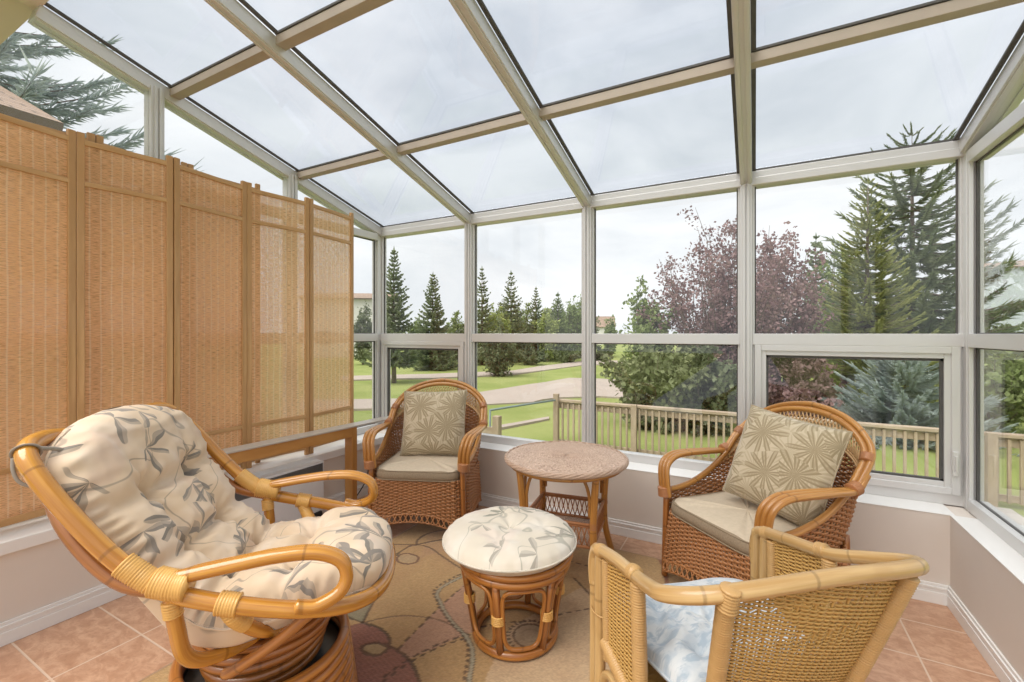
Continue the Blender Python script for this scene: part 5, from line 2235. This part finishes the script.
# blue spruce over the neighbour's roof
x, y = at(-70, 9.9)
spruce(140, 13.2, 4.9, 34, 10, 120, M['spruceb'], 'blue spruce rising behind the neighbour roof above the folding screen', (x, y, GZ), start=.34, blade=.034, droop=.26, sparse=.12, spread=.11)


# ---- houses
def house(name, label, loc, rz, w, d, h, rh, wall, wins):
    t = thing(name, label, 'house', loc, rz)
    m = MB()
    m.box((-w / 2, -d / 2, 0), (w / 2, d / 2, h))
    b = len(m.v)
    for x in (-w / 2, w / 2):
        m.v += [Vector((x, -d / 2, h)), Vector((x, d / 2, h)), Vector((x, 0, h + rh))]
    m.face((b, b + 2, b + 1), None, 0, False)
    m.face((b + 3, b + 4, b + 5), None, 0, False)
    m.build('wall', wall, t)
    o = .35
    sl = rh / (d / 2)
    for s in (-1, 1):
        m = MB()
        y0, z0 = s * (d / 2 + o), h - sl * o
        q = [Vector((-w / 2 - o, y0, z0)), Vector((w / 2 + o, y0, z0)), Vector((w / 2 + o, 0, h + rh)), Vector((-w / 2 - o, 0, h + rh))]
        up = Vector((0, s * sl, 1)).normalized() * .12
        m.v += q + [p + up for p in q]
        W = w + 2 * o
        S = math.hypot(y0, h + rh - z0)
        m.face((4, 5, 6, 7), [(0, 0), (W, 0), (W, S), (0, S)], 0, False)
        for f in ((3, 2, 1, 0), (0, 1, 5, 4), (1, 2, 6, 5), (2, 3, 7, 6), (3, 0, 4, 7)):
            m.face(f, None, 0, False)
        m.build('roof', M['shingle'], t)
    for (face, cx, cz, ww, hh) in wins:
        f = MB()
        p = MB()
        if face in 'fb':
            y = -d / 2 if face == 'f' else d / 2
            f.box((cx - ww / 2 - .08, y - .04, cz - hh / 2 - .08), (cx + ww / 2 + .08, y + .04, cz + hh / 2 + .08))
            p.box((cx - ww / 2, y - .05, cz - hh / 2), (cx + ww / 2, y + .05, cz + hh / 2))
        else:
            x = -w / 2 if face == 'l' else w / 2
            f.box((x - .04, cx - ww / 2 - .08, cz - hh / 2 - .08), (x + .04, cx + ww / 2 + .08, cz + hh / 2 + .08))
            p.box((x - .05, cx - ww / 2, cz - hh / 2), (x + .05, cx + ww / 2, cz + hh / 2))
        fo = f.build('window', M['vinyl'], t)
        p.build('pane', M['darkglass'], fo)
    return t


house('house', 'neighbour house with a brown shingle roof, its corner showing above the folding screen', (-11.5, -2.48, GZ), R(90), 9, 6.3, 5.10, 1.458, M['stucco'], [('f', -1.5, 2.0, 1.2, 1.2), ('f', 1.5, 2.0, 1.2, 1.2)])
house('house', 'pale house far off beside the small green tree at the end of the driveway', G3(601, 95), R(20), 5, 5, 3.8, 2.0, M['stucco'], [('f', -2.2, 1.7, 1.3, 1.2), ('f', 1.5, 1.7, 1.6, 1.2)])
house('house', 'pale grey house seen past the edge of the folding screen', G3(354, 46), R(35), 8, 7, 5.6, .7, M['stucco'], [('f', -2.0, 1.9, 1.4, 1.2), ('f', 1.8, 1.9, 1.4, 1.2)])
house('house', 'pale blue sided house behind the trees beyond the side window', G3(1130, 34), R(-24), 15, 8, 7.6, .8, M['siding'], [('f', -3.5, 2.6, 1.3, 1.4), ('f', -.8, 2.6, 1.3, 1.4), ('f', 2.5, 2.6, 1.3, 1.4), ('l', 0, 2.6, 1.3, 1.4)])

# ------------------------------------------------------------------ sky and light
w = bpy.data.worlds.new('overcast')
SC.world = w
w.use_nodes = True
nt = w.node_tree
nt.nodes.clear()


def wn(typ, **ins):
    n = nt.nodes.new(typ)
    for k, v in ins.items():
        n.inputs[k].default_value = v
    return n


tc = wn('ShaderNodeTexCoord')
sp = wn('ShaderNodeSeparateXYZ')
nt.links.new(tc.outputs['Generated'], sp.inputs[0])
mp = wn('ShaderNodeMapping')
mp.inputs['Scale'].default_value = (1.6, 1.6, 4.2)
nt.links.new(tc.outputs['Generated'], mp.inputs['Vector'])
ns = wn('ShaderNodeTexNoise', Scale=1.7, Detail=6.0, Roughness=.55, Distortion=.5)
nt.links.new(mp.outputs[0], ns.inputs['Vector'])
rp = wn('ShaderNodeValToRGB')
rp.color_ramp.elements[0].position = .34
rp.color_ramp.elements[0].color = (.72, .75, .79, 1)
rp.color_ramp.elements[1].position = .62
rp.color_ramp.elements[1].color = (.93, .94, .955, 1)
nt.links.new(ns.outputs['Fac'], rp.inputs[0])
bg = wn('ShaderNodeBackground', Strength=1.0)
nt.links.new(rp.outputs[0], bg.inputs['Color'])
ow = wn('ShaderNodeOutputWorld')
nt.links.new(bg.outputs[0], ow.inputs[0])

sun_d = bpy.data.lights.new('sun', 'SUN')
sun_d.energy = 3.6
sun_d.angle = R(50)
sun_d.color = (1.0, .95, .88)
sun = bpy.data.objects.new('sun', sun_d)
COL.objects.link(sun)
sun.rotation_euler = Vector((.26, .48, -.84)).to_track_quat('-Z', 'Y').to_euler()

SC.view_settings.view_transform = 'Standard'
SC.view_settings.look = 'None'
SC.view_settings.gamma = 1.0
SC.view_settings.exposure = .32
SC.view_settings.use_curve_mapping = False
SC.cycles.transparent_max_bounces = 40
SC.cycles.max_bounces = 10
SC.cycles.diffuse_bounces = 5
